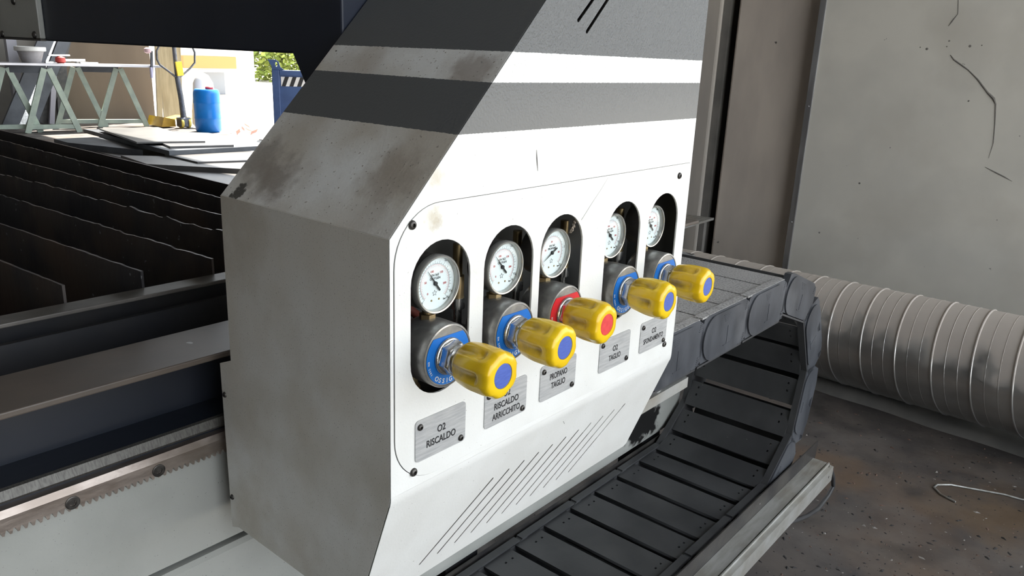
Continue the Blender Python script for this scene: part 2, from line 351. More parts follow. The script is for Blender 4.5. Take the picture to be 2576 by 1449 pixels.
# a long crack-like scratch on the door
scr = [(2391, 138), (2400, 150), (2425, 168), (2436, 176), (2460, 200), (2484, 232), (2500, 248), (2505, 262), (2503, 310), (2499, 360), (2487, 398)]
MB().tube([onX(q, 3.5345) for q in scr], [.0012, .003, .003, .002, .003, .004, .006, .003, .0018, .0015, .0006], 6).build('scratch', M_concg, d)
scr = [(2411, 0), (2410, 35), (2395, 54), (2386, 66)]
MB().tube([onX(q, 3.5345) for q in scr], [.0012, .0012, .0028, .0008], 6).build('scratch', M_concg, d)
scr = [(2478, 420), (2505, 434), (2525, 444), (2546, 456)]
MB().tube([onX(q, 3.5345) for q in scr], [.001, .0026, .0026, .0006], 6).build('scratch', M_concg, d)
for q, r in (((2332, 123), .006), ((2440, 116), .006), ((2388, 103), .004), ((2315, 119), .003), ((2437, 254), .004), ((2162, 461), .005), ((2382, 117), .003), ((2470, 114), .003)):
    MB().lathe([(r, 0), (r*.6, .0012)], onX(q, 3.5348), (-1, 0, 0), 7).build('dent', M_concg, d)

# ================================================================== gas control cabinet
cab = thing('gas_control_cabinet', (.3, .16, Z0-.49), 'white steel gas control cabinet with two grey bands, five oval openings and diagonal vents', 'cabinet')
W_ = .637; YB = .322
def cb(): return MB(Z0)
# side panel (faces the camera's left), with its lower flange step
side = [(.0014, 0), (YB, 0), (.324, -.226), (.353, -.238), (.351, -.496), (.333, -.489), (.0660, -.49), (.0024, -.305)]
cb().prism([(0, y, z) for y, z in side], (.002, 0, 0)).build('side_panel', M_side, cab)
cb().prism([(W_, y, z) for y, z in [(.0014, .42), (.0014, -.275), (YB, -.275), (YB, .42)]], (-.002, 0, 0)).build('side_panel', M_side, cab)
# sloped shoulder
k = .965; zt = .42
cb().prism([(0, .0014, 0), (0, YB, 0), (k*zt, YB, zt), (k*zt, .0014, zt)], (.0022, 0, -.0022)).build('sloped_panel', M_slope, cab, bevel=.0012)
cb().prism([(k*zt, .0014, zt), (W_, .0014, zt), (W_, YB, zt), (k*zt, YB, zt)], (0, 0, -.002)).build('top_panel', M_slope, cab)
cb().prism([(.002, YB, -.49), (.60, YB, -.49), (.60, YB, -.275), (W_-.002, YB, -.275), (W_-.002, YB, zt-.002), (k*zt, YB, zt-.002), (.003, YB, 0)], (0, -.002, 0)).build('back_panel', M_side, cab)
# front sheet with the opening for the cover
vents_up = []
for i, (a, b_) in enumerate([((1455, 51), (1491, 0)), ((1476.5, 79.5), (1528, 0))]):
    A, B = onY(a, 0), onY(b_, 0); A.z -= Z0; B.z -= Z0; d_ = (B-A).normalized()
    vents_up.append(slot(A.x, A.z, A.x+d_.x*.12, A.z+d_.z*.12, .0024))
FR = dict(org=(0, 0, Z0), u=(1, 0, 0), v=(0, 0, 1))
outer = [(0, -.299), (W_, -.299), (W_, zt), (k*zt, zt), (0, 0)]
cov_r = [.062, .004, .004, .066]
opening = rrect(.0045, .6335, -.2915, .0315, cov_r, 12)
plate('front_panel', outer, [opening]+vents_up, .0012, m=M_front, parent=cab, **FR)
def top_texture(m):
    # the orange-peel of the paint is much coarser on the upper part of the front
    nt = m.node_tree; bn = [n for n in nt.nodes if n.type == 'BUMP'][0]
    g_ = nt.nodes.new('ShaderNodeNewGeometry'); sp_ = nt.nodes.new('ShaderNodeSeparateXYZ'); nt.links.new(g_.outputs['Position'], sp_.inputs[0])
    r = nt.nodes.new('ShaderNodeMapRange'); r.inputs['From Min'].default_value = Z0+.09; r.inputs['From Max'].default_value = Z0+.2
    r.inputs['To Min'].default_value = .12; r.inputs['To Max'].default_value = 1.0
    nt.links.new(sp_.outputs['Z'], r.inputs['Value']); nt.links.new(r.outputs[0], bn.inputs['Strength'])
top_texture(M_front)
CX = [.0749, .1908, .2977, .4471, .5617]
holes = []
for c in CX:
    L_ = []
    r = .0462
    for i in range(17): a = PI*i/16; L_.append((c+r*math.cos(a), -.0108-r+r*math.sin(a)))
    for i in range(17): a = PI+PI*i/16; L_.append((c+r*math.cos(a), -.1905+r+r*math.sin(a)))
    holes.append(L_)
plate('access_cover', rrect(.0062, .6330, -.2911, .0309, [.0605, .0035, .0035, .0645], 12), holes, .0025, org=(0, -.0004, Z0), u=(1, 0, 0), v=(0, 0, 1), m=M_cover, parent=cab)
# the lower flap, folded inwards below the cover, with eleven slanted vents
SL = .342; fl = math.hypot(1, SL); du = Vector((0, SL, -1)).normalized()
bend = MB(Z0); R_ = .04; ang = math.atan(SL); pts = []
for i in range(9):
    a = ang*i/8; pts.append((R_*(1-math.cos(a)), -R_*math.sin(a)))
zb = -.305 + R_*math.tan(ang/2)
prof = [(0., -.2985)] + [(y, zb+z) for y, z in pts]
yend, zend = prof[-1]
P = []
for y, z in prof: P += [(0.0, y, z), (W_, y, z)]
for y, z in prof: P += [(0.0, y+.002, z), (W_, y+.002, z)]
n = len(prof); fs = [(2*i, 2*i+2, 2*i+3, 2*i+1) for i in range(n-1)] + [(2*n+2*i, 2*n+2*i+1, 2*n+2*i+3, 2*n+2*i+2) for i in range(n-1)]
bend.add(P, fs).build('folded_edge', M_cover, cab, smooth=50)
def flapc(x, z): return (x, (z-zend)*fl)          # (x, distance along the flap, upwards positive)
fo = [flapc(0, zend), flapc(0, -.49), flapc(.612, -.49), flapc(.618, -.486), flapc(.636, zend)]
sl = []
for i in range(11):
    xt = .1983+.0331*i; sl.append(slot(*flapc(xt-.1022, -.4625), *flapc(xt, -.3645), .0018, 3))
plate('vent_flap', fo[::-1], sl, .0007, org=(0, yend, Z0+zend), u=(1, 0, 0), v=tuple(-du), m=M_cover, parent=cab)
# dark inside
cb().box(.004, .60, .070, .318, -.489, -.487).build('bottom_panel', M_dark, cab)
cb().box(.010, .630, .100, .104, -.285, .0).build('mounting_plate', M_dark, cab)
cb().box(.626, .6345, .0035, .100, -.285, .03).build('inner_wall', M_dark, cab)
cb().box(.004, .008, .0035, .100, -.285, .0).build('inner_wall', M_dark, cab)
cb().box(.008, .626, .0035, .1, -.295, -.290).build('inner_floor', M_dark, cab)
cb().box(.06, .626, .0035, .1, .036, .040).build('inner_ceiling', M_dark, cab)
# button-head screws
def screw_mesh(r=.0052, h=.0032):
    b = MB(); b.lathe([(r, 0), (r*.98, h*.35), (r*.82, h*.75), (r*.5, h), (r*.42, h)], (0, 0, 0), (0, -1, 0), 20, cap=False)
    b.lathe([(r*.42, h), (r*.40, h*.35)], (0, 0, 0), (0, -1, 0), 6, cap=False)
    b.cur = 1; b.add([(r*.42*math.sin(a*PI/3), -h*.35, r*.42*math.cos(a*PI/3)) for a in range(6)], [(0, 1, 2, 3, 4, 5)])
    me = b.mesh('button_screw'); me.materials.append(M_screw); me.materials.append(M_screw); me.shade_smooth(); me.set_sharp_from_angle(angle=.6); return me
SCR = screw_mesh(); SCRs = screw_mesh(.0041, .0027)
for x, z in ((.0304, .0115), (.0335, -.2782), (.5989, .0130), (.6050, -.2718)):
    inst(SCR, 'screw', (x, -.0004, Z0+z), cab)
for q in ((566, 993), (585, 1250)):
    p = onX(q, 0); inst(SCRs, 'screw', p, cab, rot=(0, 0, -PI/2))
for pts_, rr, mm_ in (([(1350, 377), (1351, 400), (1353, 430)], [.0002, .0005, .0002], M_screw), ([(1530, 447), (1510, 480), (1490, 510), (1463, 553)], [.0001, .0002, .0003, .0006], mat('grey_web', (.55, .55, .52), rough=1)),
                      ([(1420, 1246-180), (1417, 1240-180)], [.0003, .0003], M_screw)):
    MB().tube([onY(q, -.0006) for q in pts_], rr, 5).build('scratch', mm_, cab)
# dust clump caught in the third opening
dc = MB()
for i in range(46):
    t = i/45; p = onY((1452-14*t, 548+35*t), .004); p += Vector((random.uniform(-.002, .002), random.uniform(0, .003), random.uniform(-.002, .002)))
    dc.lathe([(.0002, -.0022), (.0012, -.0008), (.0013, .0008), (.0002, .0026)], p, (random.random()-.5, random.random()-.5, random.random()-.3), 6)
dc.build('dust_clump', mat('grey_lint', (.34, .29, .24), (.2, .17, .14), scale=200, rough=1), cab, smooth=60)

# ------------------------------------------------------------------ pressure regulators
AX = Vector((0, -1, 0)); ZR = Z0-.1428
def knob_mesh():
    NT, NY = 120, 44; Lk = .056; V = []; Fc = []; G = []
    for j in range(NY+1):
        t = j/NY
        R = .0235 + .0045*math.sin(min(1, t/.55)*PI/2)
        if t < .10: R *= .90 + .10*math.sin(t/.10*PI/2)
        if t > .78:
            e = (t-.78)/.22; R *= 1 - .20*(1-math.sqrt(max(0, 1-e*e)))
        flat = .10*(1/(1+math.exp(-(t-.66)*30)))
        for i in range(NT):
            a = 2*PI*i/NT; c = .5+.5*math.cos(6*a); g = max(0, math.cos(6*a)+.12)/1.12; g = g**.75
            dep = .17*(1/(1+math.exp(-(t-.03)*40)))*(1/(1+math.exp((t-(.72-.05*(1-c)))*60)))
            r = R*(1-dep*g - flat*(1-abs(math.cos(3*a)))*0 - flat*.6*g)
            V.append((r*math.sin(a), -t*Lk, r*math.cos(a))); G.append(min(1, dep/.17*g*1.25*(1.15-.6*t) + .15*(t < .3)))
    for j in range(NY):
        for i in range(NT): Fc.append((j*NT+i, j*NT+(i+1) % NT, (j+1)*NT+(i+1) % NT, (j+1)*NT+i))
    o = len(V); rf = .0146
    for i in range(NT): a = 2*PI*i/NT; V.append((rf*1.14*math.sin(a), -Lk*1.006, rf*1.14*math.cos(a))); G.append(0)
    for i in range(NT): a = 2*PI*i/NT; V.append((rf*math.sin(a), -Lk*1.004, rf*math.cos(a))); G.append(0)
    for i in range(NT): a = 2*PI*i/NT; V.append((rf*.98*math.sin(a), -Lk*.985, rf*.98*math.cos(a))); G.append(.6)
    for a0, b0 in ((NY*NT, o), (o, o+NT), (o+NT, o+2*NT)):
        for i in range(NT): Fc.append((a0+i, a0+(i+1) % NT, b0+(i+1) % NT, b0+i))
    Fc.append(tuple(o+2*NT+i for i in range(NT))); Fc.append(tuple(range(NT-1, -1, -1)))
    me = bpy.data.meshes.new('knob'); me.from_pydata(V, [], Fc); me.update()
    at = me.attributes.new('grime', 'FLOAT', 'POINT'); at.data.foreach_set('value', G)
    me.shade_smooth(); me.set_sharp_from_angle(angle=.9); me.materials.append(M_yellow); return me
KN = knob_mesh()
def cap_mesh(m):
    me = MB().lathe([(.0141, 0), (.0141, .0004), (.0136, .0007)], (0, -.0552, 0), AX, 40).mesh('knob_cap'); me.materials.append(m); return me
ZCH = .0247
KCB, KCR = cap_mesh(M_blue), cap_mesh(M_red)
def label_disc(r, zc, y):
    """printed disc with its top cut off straight"""
    a0 = math.asin(zc/r); n = 56; P = []
    for i in range(n+1):
        a = PI-a0+(PI+2*a0)*i/n; P.append((r*math.cos(a), y, r*math.sin(a)))
    return MB().prism(P, (0, .0005, 0))
def arc_text(s_, r, amid, step, size, y, m, parent, org, flip):
    """letters set round the label ring"""
    n = len(s_)
    for i, chr_ in enumerate(s_):
        a = math.radians(amid + (i-(n-1)/2)*step*(1 if flip else -1))
        rad = Vector((math.cos(a), 0, math.sin(a))); tan = Vector((-math.sin(a), 0, math.cos(a)))
        u, v = (tan, -rad) if flip else (-tan, rad)
        text(chr_, 'lettering', size, Vector(org)+rad*r+Vector((0, y, 0)), u, v, m, parent, bold=.018)
def dial_marks(parent, g, gr, oxy):
    """scale ticks, figures and needle print on the gauge dial; g = dial centre"""
    blk, red = MB(), MB()
    def tick(b, ang, r0, r1, wd):
        a = math.radians(ang); d_ = Vector((math.cos(a), 0, math.sin(a))); t = Vector((-math.sin(a), 0, math.cos(a)))*wd
        b.add([g+d_*r0-t, g+d_*r0+t, g+d_*r1+t, g+d_*r1-t], [(0, 3, 2, 1)])
    n1 = 32 if oxy else 25
    for i in range(n1+1): tick(blk, 225-270*i/n1, gr*.78, gr*(.90 if i % (2 if oxy else 5) == 0 else .85), .00016)
    for i in range(46): tick(red, 225-270*i/45, gr*.66, gr*(.73 if i % 5 == 0 else .705), .00011)
    for b, r in ((blk, .775), (red, .735)):
        for i in range(60):
            a0, a1 = math.radians(225-270*i/60), math.radians(225-270*(i+1)/60)
            V = [g+Vector((math.cos(a), 0, math.sin(a)))*gr*rr for a in (a0, a1) for rr in (r, r+.012)]
            b.add(V, [(0, 2, 3, 1)])
    blk.build('scale_print', M_ink, parent); red.build('scale_print', M_rink, parent)
    def num(s_, ang, r, size, m):
        a = math.radians(ang); text(s_, 'figure', size, g+Vector((math.cos(a), 0, math.sin(a)))*gr*r+Vector((0, 0, -size*.35)), (1, 0, 0), (0, 0, 1), m, parent, lift=.0001)
    if oxy:
        for s_, a in (('0', 225), ('5', 140.6), ('10', 56), ('15', -28), ('16', -45)): num(s_, a, 1.0 if s_ == '10' else .95, .0042, M_ink)
        for s_, a in (('0', 222), ('50', 167), ('100', 108.6), ('150', 50.5), ('200', -7.8)): num(s_, a, .52, .0036, M_rink)
        text('EN 562', 'figure', .0040, g+Vector((0, 0, .0085)), (1, 0, 0), (0, 0, 1), M_ink, parent, lift=.0001)
        text('OXYGEN', 'figure', .0040, g+Vector((0, 0, .0045)), (1, 0, 0), (0, 0, 1), M_ink, parent, lift=.0001)
    else:
        for s_, a in (('0', 225), ('1', 117), ('2', 9), ('2.5', -45)): num(s_, a, .95, .0042, M_ink)
        for s_, a in (('10', 160), ('20', 95), ('30', -5)): num(s_, a, .52, .0036, M_rink)
        text('EN 562', 'figure', .0040, g+Vector((0, 0, .0085)), (1, 0, 0), (0, 0, 1), M_ink, parent, lift=.0001)
        text('PROPANE', 'figure', .0040, g+Vector((0, 0, .0045)), (1, 0, 0), (0, 0, 1), M_ink, parent, lift=.0001)
    text('bar', 'figure', .0034, g+Vector((gr*.52, 0, -gr*.74)), (1, 0, 0), (0, 0, 1), M_ink, parent, lift=.0001)
    for sx in (-.18, .22): MB().lathe([(.0013, 0), (.0011, .0005)], g+Vector((gr*sx, 0, -gr*.66)), AX, 10).build('dial_screw', M_brass, parent)
    star = []
    for i in range(10): a = PI/2+PI*i/5; r = gr*(.12 if i % 2 == 0 else .05); star.append(g+Vector((r*math.cos(a)-.0005, -.0002, r*math.sin(a)-gr*.38)))
    sb = MB()
    for i in range(10): sb.beam(star[i], star[(i+1) % 10], .0002, .0002, up=(0, 1, 0))
    sb.build('star_print', M_ink, parent)
def regulator(i, capY, gY, gx, gz, tip, label, oxy=True, collar=.0):
    cx = CX[i]; C0 = Vector((cx, 0, ZR)); fy = -.0125
    t = thing('pressure_regulator', (cx, .03, ZR), label, 'regulator', 'gas regulators in the cabinet front')
    bd = MB().lathe([(.030, -.055), (.0345, -.050), (.0365, -.044), (.0378, -.030), (.0378, -.0012), (.0370, 0), (.0352, .0003), (.0348, -.0006), (.0205, -.0006)], C0+Vector((0, fy, 0)), AX, 56).build('body', M_body, t, smooth=35)
    lm = M_lblue if oxy else M_lred
    lb = label_disc(.0338, ZCH, -.0001); lb.v = [p+C0+Vector((0, fy, 0)) for p in lb.v]
    lab = lb.build('label_ring', lm, t)
    o_ = C0+Vector((0, fy, 0))
    arc_text('OSSIGENO' if oxy else 'PROPANO', .0318, -88, 11.5, .0078, -.0001, M_wink, lab, o_, True)
    arc_text('EN 2503', .0318, 196, 5.2, .0036, -.0001, M_wink, lab, o_, True)
    # bonnet: flange ring, hex nut, neck
    MB().lathe([(.0218, 0), (.0222, .002), (.0205, .004)], o_, AX, 40).lathe([(.0190, .003), (.0205, .0045), (.0205, .0140), (.0185, .0165)], o_, AX, 6, ref=(.3, 0, 1)).build('hex_bonnet', M_steel, t, bevel=.0008)
    ky = capY+.056
    MB().lathe([(.0172, .015), (.0172, .0185), (.0152, .0205), (.0152, -ky+fy+.002)], o_, AX, 32).build('spindle_neck', M_steel, t, smooth=35)
    kn = inst(KN, 'knob', (cx, ky, ZR), t, rot=(0, (.50, .42, .60, .45, .55)[i], 0))
    cp = inst(KCB if oxy else KCR, 'knob_cap', where(kn), kn); cp['label'] = ('blue' if oxy else 'red')+' round cap'
    # gauge
    gr = .0335; gc = Vector((cx+gx, gY, Z0+gz))
    ga = MB().lathe([(.031, -.030), (.0322, -.028), (.0326, -.006), (.0326, -.003)], gc, AX, 48).build('gauge', M_case, t, smooth=35)
    MB().lathe([(.0333, -.003), (.0338, .0), (.0338, .0055), (.0328, .0068), (.0312, .0066), (.0304, .0055), (.0300, -.001)], gc, AX, 56, cap=False).build('bezel', M_bezel, ga, smooth=40)
    MB().lathe([(.0302, -.002), (.0302, -.0004)], gc, AX, 48).build('dial', M_dial, ga)
    dc_ = gc+AX*-.00028
    dial_marks(ga, dc_, .0292, oxy)
    tp = onY(tip, gY-.003); dv = (tp-gc); dv.y = 0; dv.normalize(); sd_ = Vector((dv.z, 0, -dv.x))
    nb = MB(); y3 = AX*.0014; b0 = dc_+y3
    nb.add([b0-dv*.0115-sd_*.0013, b0-dv*.0115+sd_*.0013, b0+sd_*.0011, b0+dv*.0205+sd_*.0002, b0+dv*.0205-sd_*.0002, b0-sd_*.0011], [(0, 1, 2, 3, 4, 5)])
    nb.lathe([(.0026, 0), (.0024, .0022), (.0012, .0028)], dc_, AX, 16)
    nb.build('needle', M_ink, ga)
    MB().lathe([(.0305, 0), (.0296, .0012), (.02, .0022), (.008, .0026)], gc+AX*.0048, AX, 40).build('lens', M_lens, ga, smooth=60)
    # brass stem between gauge and body, pipe fittings behind
    bx_, by_ = cx+gx*.6, gY+.012
    MB().cyl((bx_, by_, ZR+.030), (bx_, by_, ZR+.042), .0098, n=6).cyl((bx_, by_, ZR+.042), (bx_, by_, Z0+gz-.028), .0062).build('brass_stem', M_brass, t, bevel=.0006)
    if i < 4:                                # pipe fitting standing behind the opening's right edge
        p0 = Vector((cx+.094, .066, 0)); z_ = [onY((1165, y), .066).z for y in (610, 688, 742, 768, 830)]; z_[4] = max(z_[4], ZR-.010)
        MB().cyl(p0+Vector((0, 0, z_[4])), p0+Vector((0, 0, z_[3])), .0066).cyl(p0+Vector((0, 0, z_[3])), p0+Vector((0, 0, z_[2])), .0104, n=28).build('hose_fitting', M_steel, t, smooth=35)
        MB().cyl(p0+Vector((0, 0, z_[2])), p0+Vector((0, 0, z_[1])), .0088, n=24).cyl(p0+Vector((0, 0, z_[1])), p0+Vector((0, 0, z_[0])), .0062).build('brass_pipe', M_brass, t, smooth=35)
    MB().cyl(C0+Vector((0, .042, -.022)), C0+Vector((0, .0999, -.022)), .009).build('mounting_stud', M_case, t, smooth=35)
    MB().cyl(C0+Vector((.0, .05, -.012)), C0+Vector((0, .05, -.055)), .009).cyl(C0+Vector((0, .05, -.055)), C0+Vector((0, .05, -.09)), .0125, n=6).build('inlet_pipe', M_brass, t, smooth=35)
    return t
NPX = [(.0355, .1178), (.1523, .2350), (.2640, .3460), (.4065, .4905), (.5220, .6062)]
lab_r = ['yellow-knobbed oxygen regulator with blue cap, over the nameplate reading O2 RISCALDO alone',
         'yellow-knobbed oxygen regulator with blue cap, over the RISCALDO ARRICCHITO nameplate',
         'yellow-knobbed propane regulator with red cap and red label ring',
         'yellow-knobbed oxygen regulator with blue cap, over the O2 TAGLIO nameplate',
         'yellow-knobbed oxygen regulator with blue cap, over the O2 SFONDAMENTO nameplate']
g = lambda x, y: (1020+x/3.45, 590+y/3.45)
a_ = lambda x, y: (980+x/2.195, 560+y/2.195)
e_ = lambda x, y: (1340+x/2.786, 440+y/2.786)
regs = [regulator(0, -.0946, .0098, 0, -.0628, g(183, 290), lab_r[0]),
        regulator(1, -.0905, .0112, 0, -.0650, a_(583, 172), lab_r[1]),
        regulator(2, -.0785, .0162, 0, -.0655, e_(70, 630), lab_r[2], oxy=False),
        regulator(3, -.0846, .0225, 0, -.0650, e_(518, 362), lab_r[3]),
        regulator(4, -.0872, .0212, 0, -.0660, e_(812, 298), lab_r[4])]
# red and dark hoses behind the openings
hs = tag(MB().tube([(.02, .075, Z0-.105), (.05, .07, Z0-.098), (.085, .07, Z0-.107), (.11, .075, Z0-.125), (.118, .08, Z0-.2)], .0062, 10).build('gas_hose', mat('red_rubber', (.16, .03, .015), (.11, .02, .012), scale=40, rough=.6), smooth=60), 'dark red rubber gas hose behind the RISCALDO regulator', 'hose')

# ------------------------------------------------------------------ nameplates
words = [['O2', 'RISCALDO'], ['O2', 'RISCALDO', 'ARRICCHITO'], ['PROPANO', 'TAGLIO'], ['O2', 'TAGLIO'], ['O2', 'SFONDAMENTO']]
wid = {'O2': .0135, 'RISCALDO': .0478, 'ARRICCHITO': .0545, 'PROPANO': .0395, 'TAGLIO': .0325, 'SFONDAMENTO': .062}
for i, ((x0, x1), ws) in enumerate(zip(NPX, words)):
    t = thing('nameplate', ((x0+x1)/2, -.0004, Z0-.268), 'brushed metal nameplate reading '+' '.join(ws), 'nameplate', 'nameplates under the regulators')
    plate('plate', rrect(x0, x1, -.2680, -.2157, .0055, 6), [], .0012, org=(0, -.0016, Z0), u=(1, 0, 0), v=(0, 0, 1), m=M_alu, parent=t)
    lines = {2: [-.2405, -.2542], 3: [-.2336, -.2468, -.2605]}[len(ws)]
    xc = (x0+x1)/2 + (.0002 if len(ws) == 2 else .0008)
    for wd_, z in zip(ws, lines):
        text(wd_, 'lettering', .0122, (xc, -.0016, Z0+z), (1, 0, 0), (0, 0, 1), M_ink, t, width=wid[wd_], lift=.0001, bold=.022)
    for x, z in ((x0+.0070, -.2243), (x1-.0080, -.2622)):
        inst(SCRs, 'screw', (x, -.0016, Z0+z), t)

# ================================================================== cable chain
chain = thing('cable_chain', (.9, .2, Z0-.973), 'wide black plastic cable chain looping from the cabinet down into its tray', 'cable chain')
YN, YF = .040, .372; ZT, ZBm = -.3425, -.9205; RL = (ZT-ZBm)/2; XL = 1.254; PITCH = .2105; HL = .104
def path(s):
    """s along the chain; s = 0 where the loop starts. returns x, z, direction angle of travel"""
    if s <= 0: return XL+s, ZT, 0.0
    arc = PI*RL
    if s <= arc:
        a = s/RL; return XL+RL*math.sin(a), ZT-RL*(1-math.cos(a)), -a
    return XL-(s-arc), ZBm, -PI
# link shapes in a local frame: x along travel, z outward, y across
def side_link_mesh(near):
    b = MB(); L2, h = PITCH/2, HL/2; y0, y1 = (0, .016)
    out = [(-L2+.012, -h+.006), (L2-.03, -h+.006), (L2-.012, -h), (L2+.010, -h+.012), (L2+.016, 0), (L2+.010, h-.012), (L2-.012, h), (-L2+.03, h), (-L2+.012, h-.006), (-L2+.002, 0)]
    b.prism([(x, y0 if near else y1, z) for x, z in out], (0, .016 if near else -.016, 0))
    return b
def disc_mesh(near):
    b = MB(); L2, h = .093, .0475; n = 14; out = []
    for k in range(n+1): a = -PI/2+PI*k/n; out.append((L2-.032+.032*math.cos(a), h*math.sin(a)))
    for k in range(n+1): a = PI/2+PI*k/n; out.append((-L2+.045+.045*math.cos(a), h*math.sin(a)))
    y = -.0035 if near else .0195
    b.prism([(x, y, z) for x, z in out], (0, .004 if near else -.004, 0))
    return b
def mk(b, name, m, bev=0):
    me = b.mesh(name)
    for k in (m if isinstance(m, list) else [m]): me.materials.append(k)
    return me
SLN, SLF = mk(side_link_mesh(True), 'side_link', M_side_pl), mk(side_link_mesh(False), 'side_link', M_plastic)
DN = mk(disc_mesh(True), 'side_disc', M_side_pl)
emb = MB().box(-.002, .028, -.0042, -.0034, -.030, -.0275).box(.012, .0145, -.0042, -.0034, -.0275, .012)
for j in range(5): emb.box(-.004-.002*j, .010+.002*j, -.0042, -.0034, .024+j*.0035, .0252+j*.0035)
EMB = mk(emb, 'moulded_mark', M_side_pl)
tri = MB()
for j in range(5): tri.box(.0985+.001*j, .1135-.001*j, -.0009, .0001, .026+j*.0042, .0275+j*.0042); tri.box(.0985+.001*j, .1135-.001*j, -.0009, .0001, -.046+j*.0042, -.0445+j*.0042)
TRI = mk(tri, 'moulded_ribs', M_side_pl)
yw0, yw1 = .016, YF-YN-.016
def bar_mesh(outer_, mm, hw=None):
    b = MB(); hw = hw or (.0495 if outer_ else .0435); z0_ = HL/2-.012 if outer_ else -HL/2+.006; z1_ = z0_+(.007)
    if outer_:
        b.box(-hw, hw, yw0, yw1, z0_, z1_); return mk(b, 'crossbar', mm)
    # inner bar with clip slots cut through at both ends
    hl = [[(xx, yy), (xx+.006, yy), (xx+.006, yy+.005), (xx, yy+.005)] for yy in (yw0+.022, yw1-.028) for xx in (-.024, -.002)]
    o = plate('crossbar', [(-hw, yw0), (hw, yw0), (hw, yw1), (-hw, yw1)], hl, .007, (0, 0, z1_), (1, 0, 0), (0, 1, 0), mm, smooth=None)
    me = o.data; bpy.data.objects.remove(o); return me
BO, BOD, BI = bar_mesh(True, M_plastic), bar_mesh(True, M_dusty), bar_mesh(False, M_plastic)
BIA = bar_mesh(False, M_plastic, .0365)
RIM = MB()
RIM.box(-.103, .098, .0005, .019, HL/2-.003, HL/2+.001)
RIMD = mk(RIM, 'top_rim', M_dusty)
RIMI = mk(MB().box(-.103, .098, .0, .017, -HL/2-.0015, -HL/2+.003), 'inner_rim', M_plastic)
RIMF = mk(MB().box(-.103, .098, -.001, .016, -HL/2-.0015, -HL/2+.003), 'inner_rim', M_plastic)
s = -.531
for k_ in range(-1, 18):
    sc_ = (.933-XL) + PITCH*k_
    x, z, ang_ = path(sc_)
    if x < -.35: break
    rot = (0, -ang_, 0)
    ln = inst(SLN, 'side_link', (x, YN, Z0+z), chain, rot)
    for me_, nm_ in ((DN, 'side_disc'), (EMB, 'moulded_mark'), (TRI, 'moulded_ribs')):
        q = inst(me_, nm_, (0, 0, 0), ln); q.location = (0, 0, 0)
        if nm_ != 'side_disc': q['kind'] = 'stuff'
    lf = inst(SLF, 'side_link', (x, YF-.016, Z0+z), chain, rot)
    q = inst(RIMI, 'inner_rim', (0, 0, 0), ln); q.location = (0, 0, 0)
    q = inst(RIMF, 'inner_rim', (0, 0, 0), lf); q.location = (0, 0, 0)
    if sc_ < .02:
        q = inst(RIMD, 'top_rim', (0, 0, 0), ln); q.location = (0, 0, 0)
    for hs_ in (-.25, .25):
        d_ = PITCH*hs_+.025
        bx0, bz0, ba = path(sc_+d_); rb_ = (0, -ba, 0)
        if k_ >= 0 or hs_ > 0:
            inst(BOD if sc_+d_ < .02 else BO, 'crossbar', (bx0, YN, Z0+bz0), chain, rb_)
        inst(BIA if -.02 < sc_+d_ < PI*RL+.02 else BI, 'crossbar', (bx0, YN, Z0+bz0), chain, rb_)
# bracket that fixes the chain end to the cabinet
br = MB(Z0).box(.60, .80, YN+.005, YF-.01, -.409, -.404).box(.60, .80, YN+.002, YN+.005, -.425, -.404)
brk = br.build('mounting_bracket', M_galv, chain)
p = onZ((1663, 957), Z0-.404); MB().lathe([(.013, 0), (.013, .002), (.007, .002), (.007, .006)], (.70, YN+.02, Z0-.404), (0, 0, 1), 16).build('bolt', M_steel, chain, smooth=30)

# tray that carries the lower run
tray = thing('chain_tray', (.6, .2, Z0-1.15), 'black steel tray with two upright rails under the cable chain', 'tray')
MB(Z0).box(-.6, 1.66, .029, .381, -.982, -.978).build('tray_floor', M_black, tray)
MB(Z0).prism([(-.6, .026, -.982), (1.655, .026, -.982), (1.668, .026, -.862), (-.6, .026, -.862)], (0, .003, 0)).build('rail', M_black, tray)
MB(Z0).box(-.6, 1.62, .381, .384, -.982, -.862).build('rail', M_black, tray)
for xx in (-.4, .55): MB().box(xx, xx+.05, .10, .30, 0, Z0-.982).build('leg', M_black, tray)
# galvanised profile along the tray's outer side
pr = thing('strut_profile', (.6, -.005, Z0-1.15), 'galvanised steel profile with a lengthwise groove along the black tray', 'steel profile')
xe = 1.642
poly = [(.0255, -.908), (-.0145, -.908), (-.0150, -.916), (-.0185, -.916), (-.0190, -.905), (-.022, -.905), (-.0225, -.911), (-.0345, -.913), (-.0345, -.957), (.0255, -.957)]
MB(Z0).prism([(-.6, y, z) for y, z in poly], (xe+.6, 0, 0)).build('profile', M_galv, pr)
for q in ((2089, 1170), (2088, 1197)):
    pp = onY(q, -.035); MB().lathe([(.004, 0), (.0035, .0006)], (pp.x-.01, -.0345, pp.z), (0, -1, 0), 12).build('hole_shade_disc', M_screw, pr)  # dark discs on the surface, painting the shade of end holes
for xx in (-.4, .55): MB().box(xx, xx+.04, -.03, .02, 0, Z0-.957).build('leg', M_galv, pr)
tag(MB().tube([onY(q, -.012) for q in ((2090, 1180), (2096, 1200), (2096, 1224), (2083, 1247), (2058, 1280), (2032, 1297), (2005, 1308), (1960, 1318))], .0062, 10).build('loose_cable', M_plastic, smooth=60), 'black cable drooping in a loop under the end of the galvanised profile', 'cable')

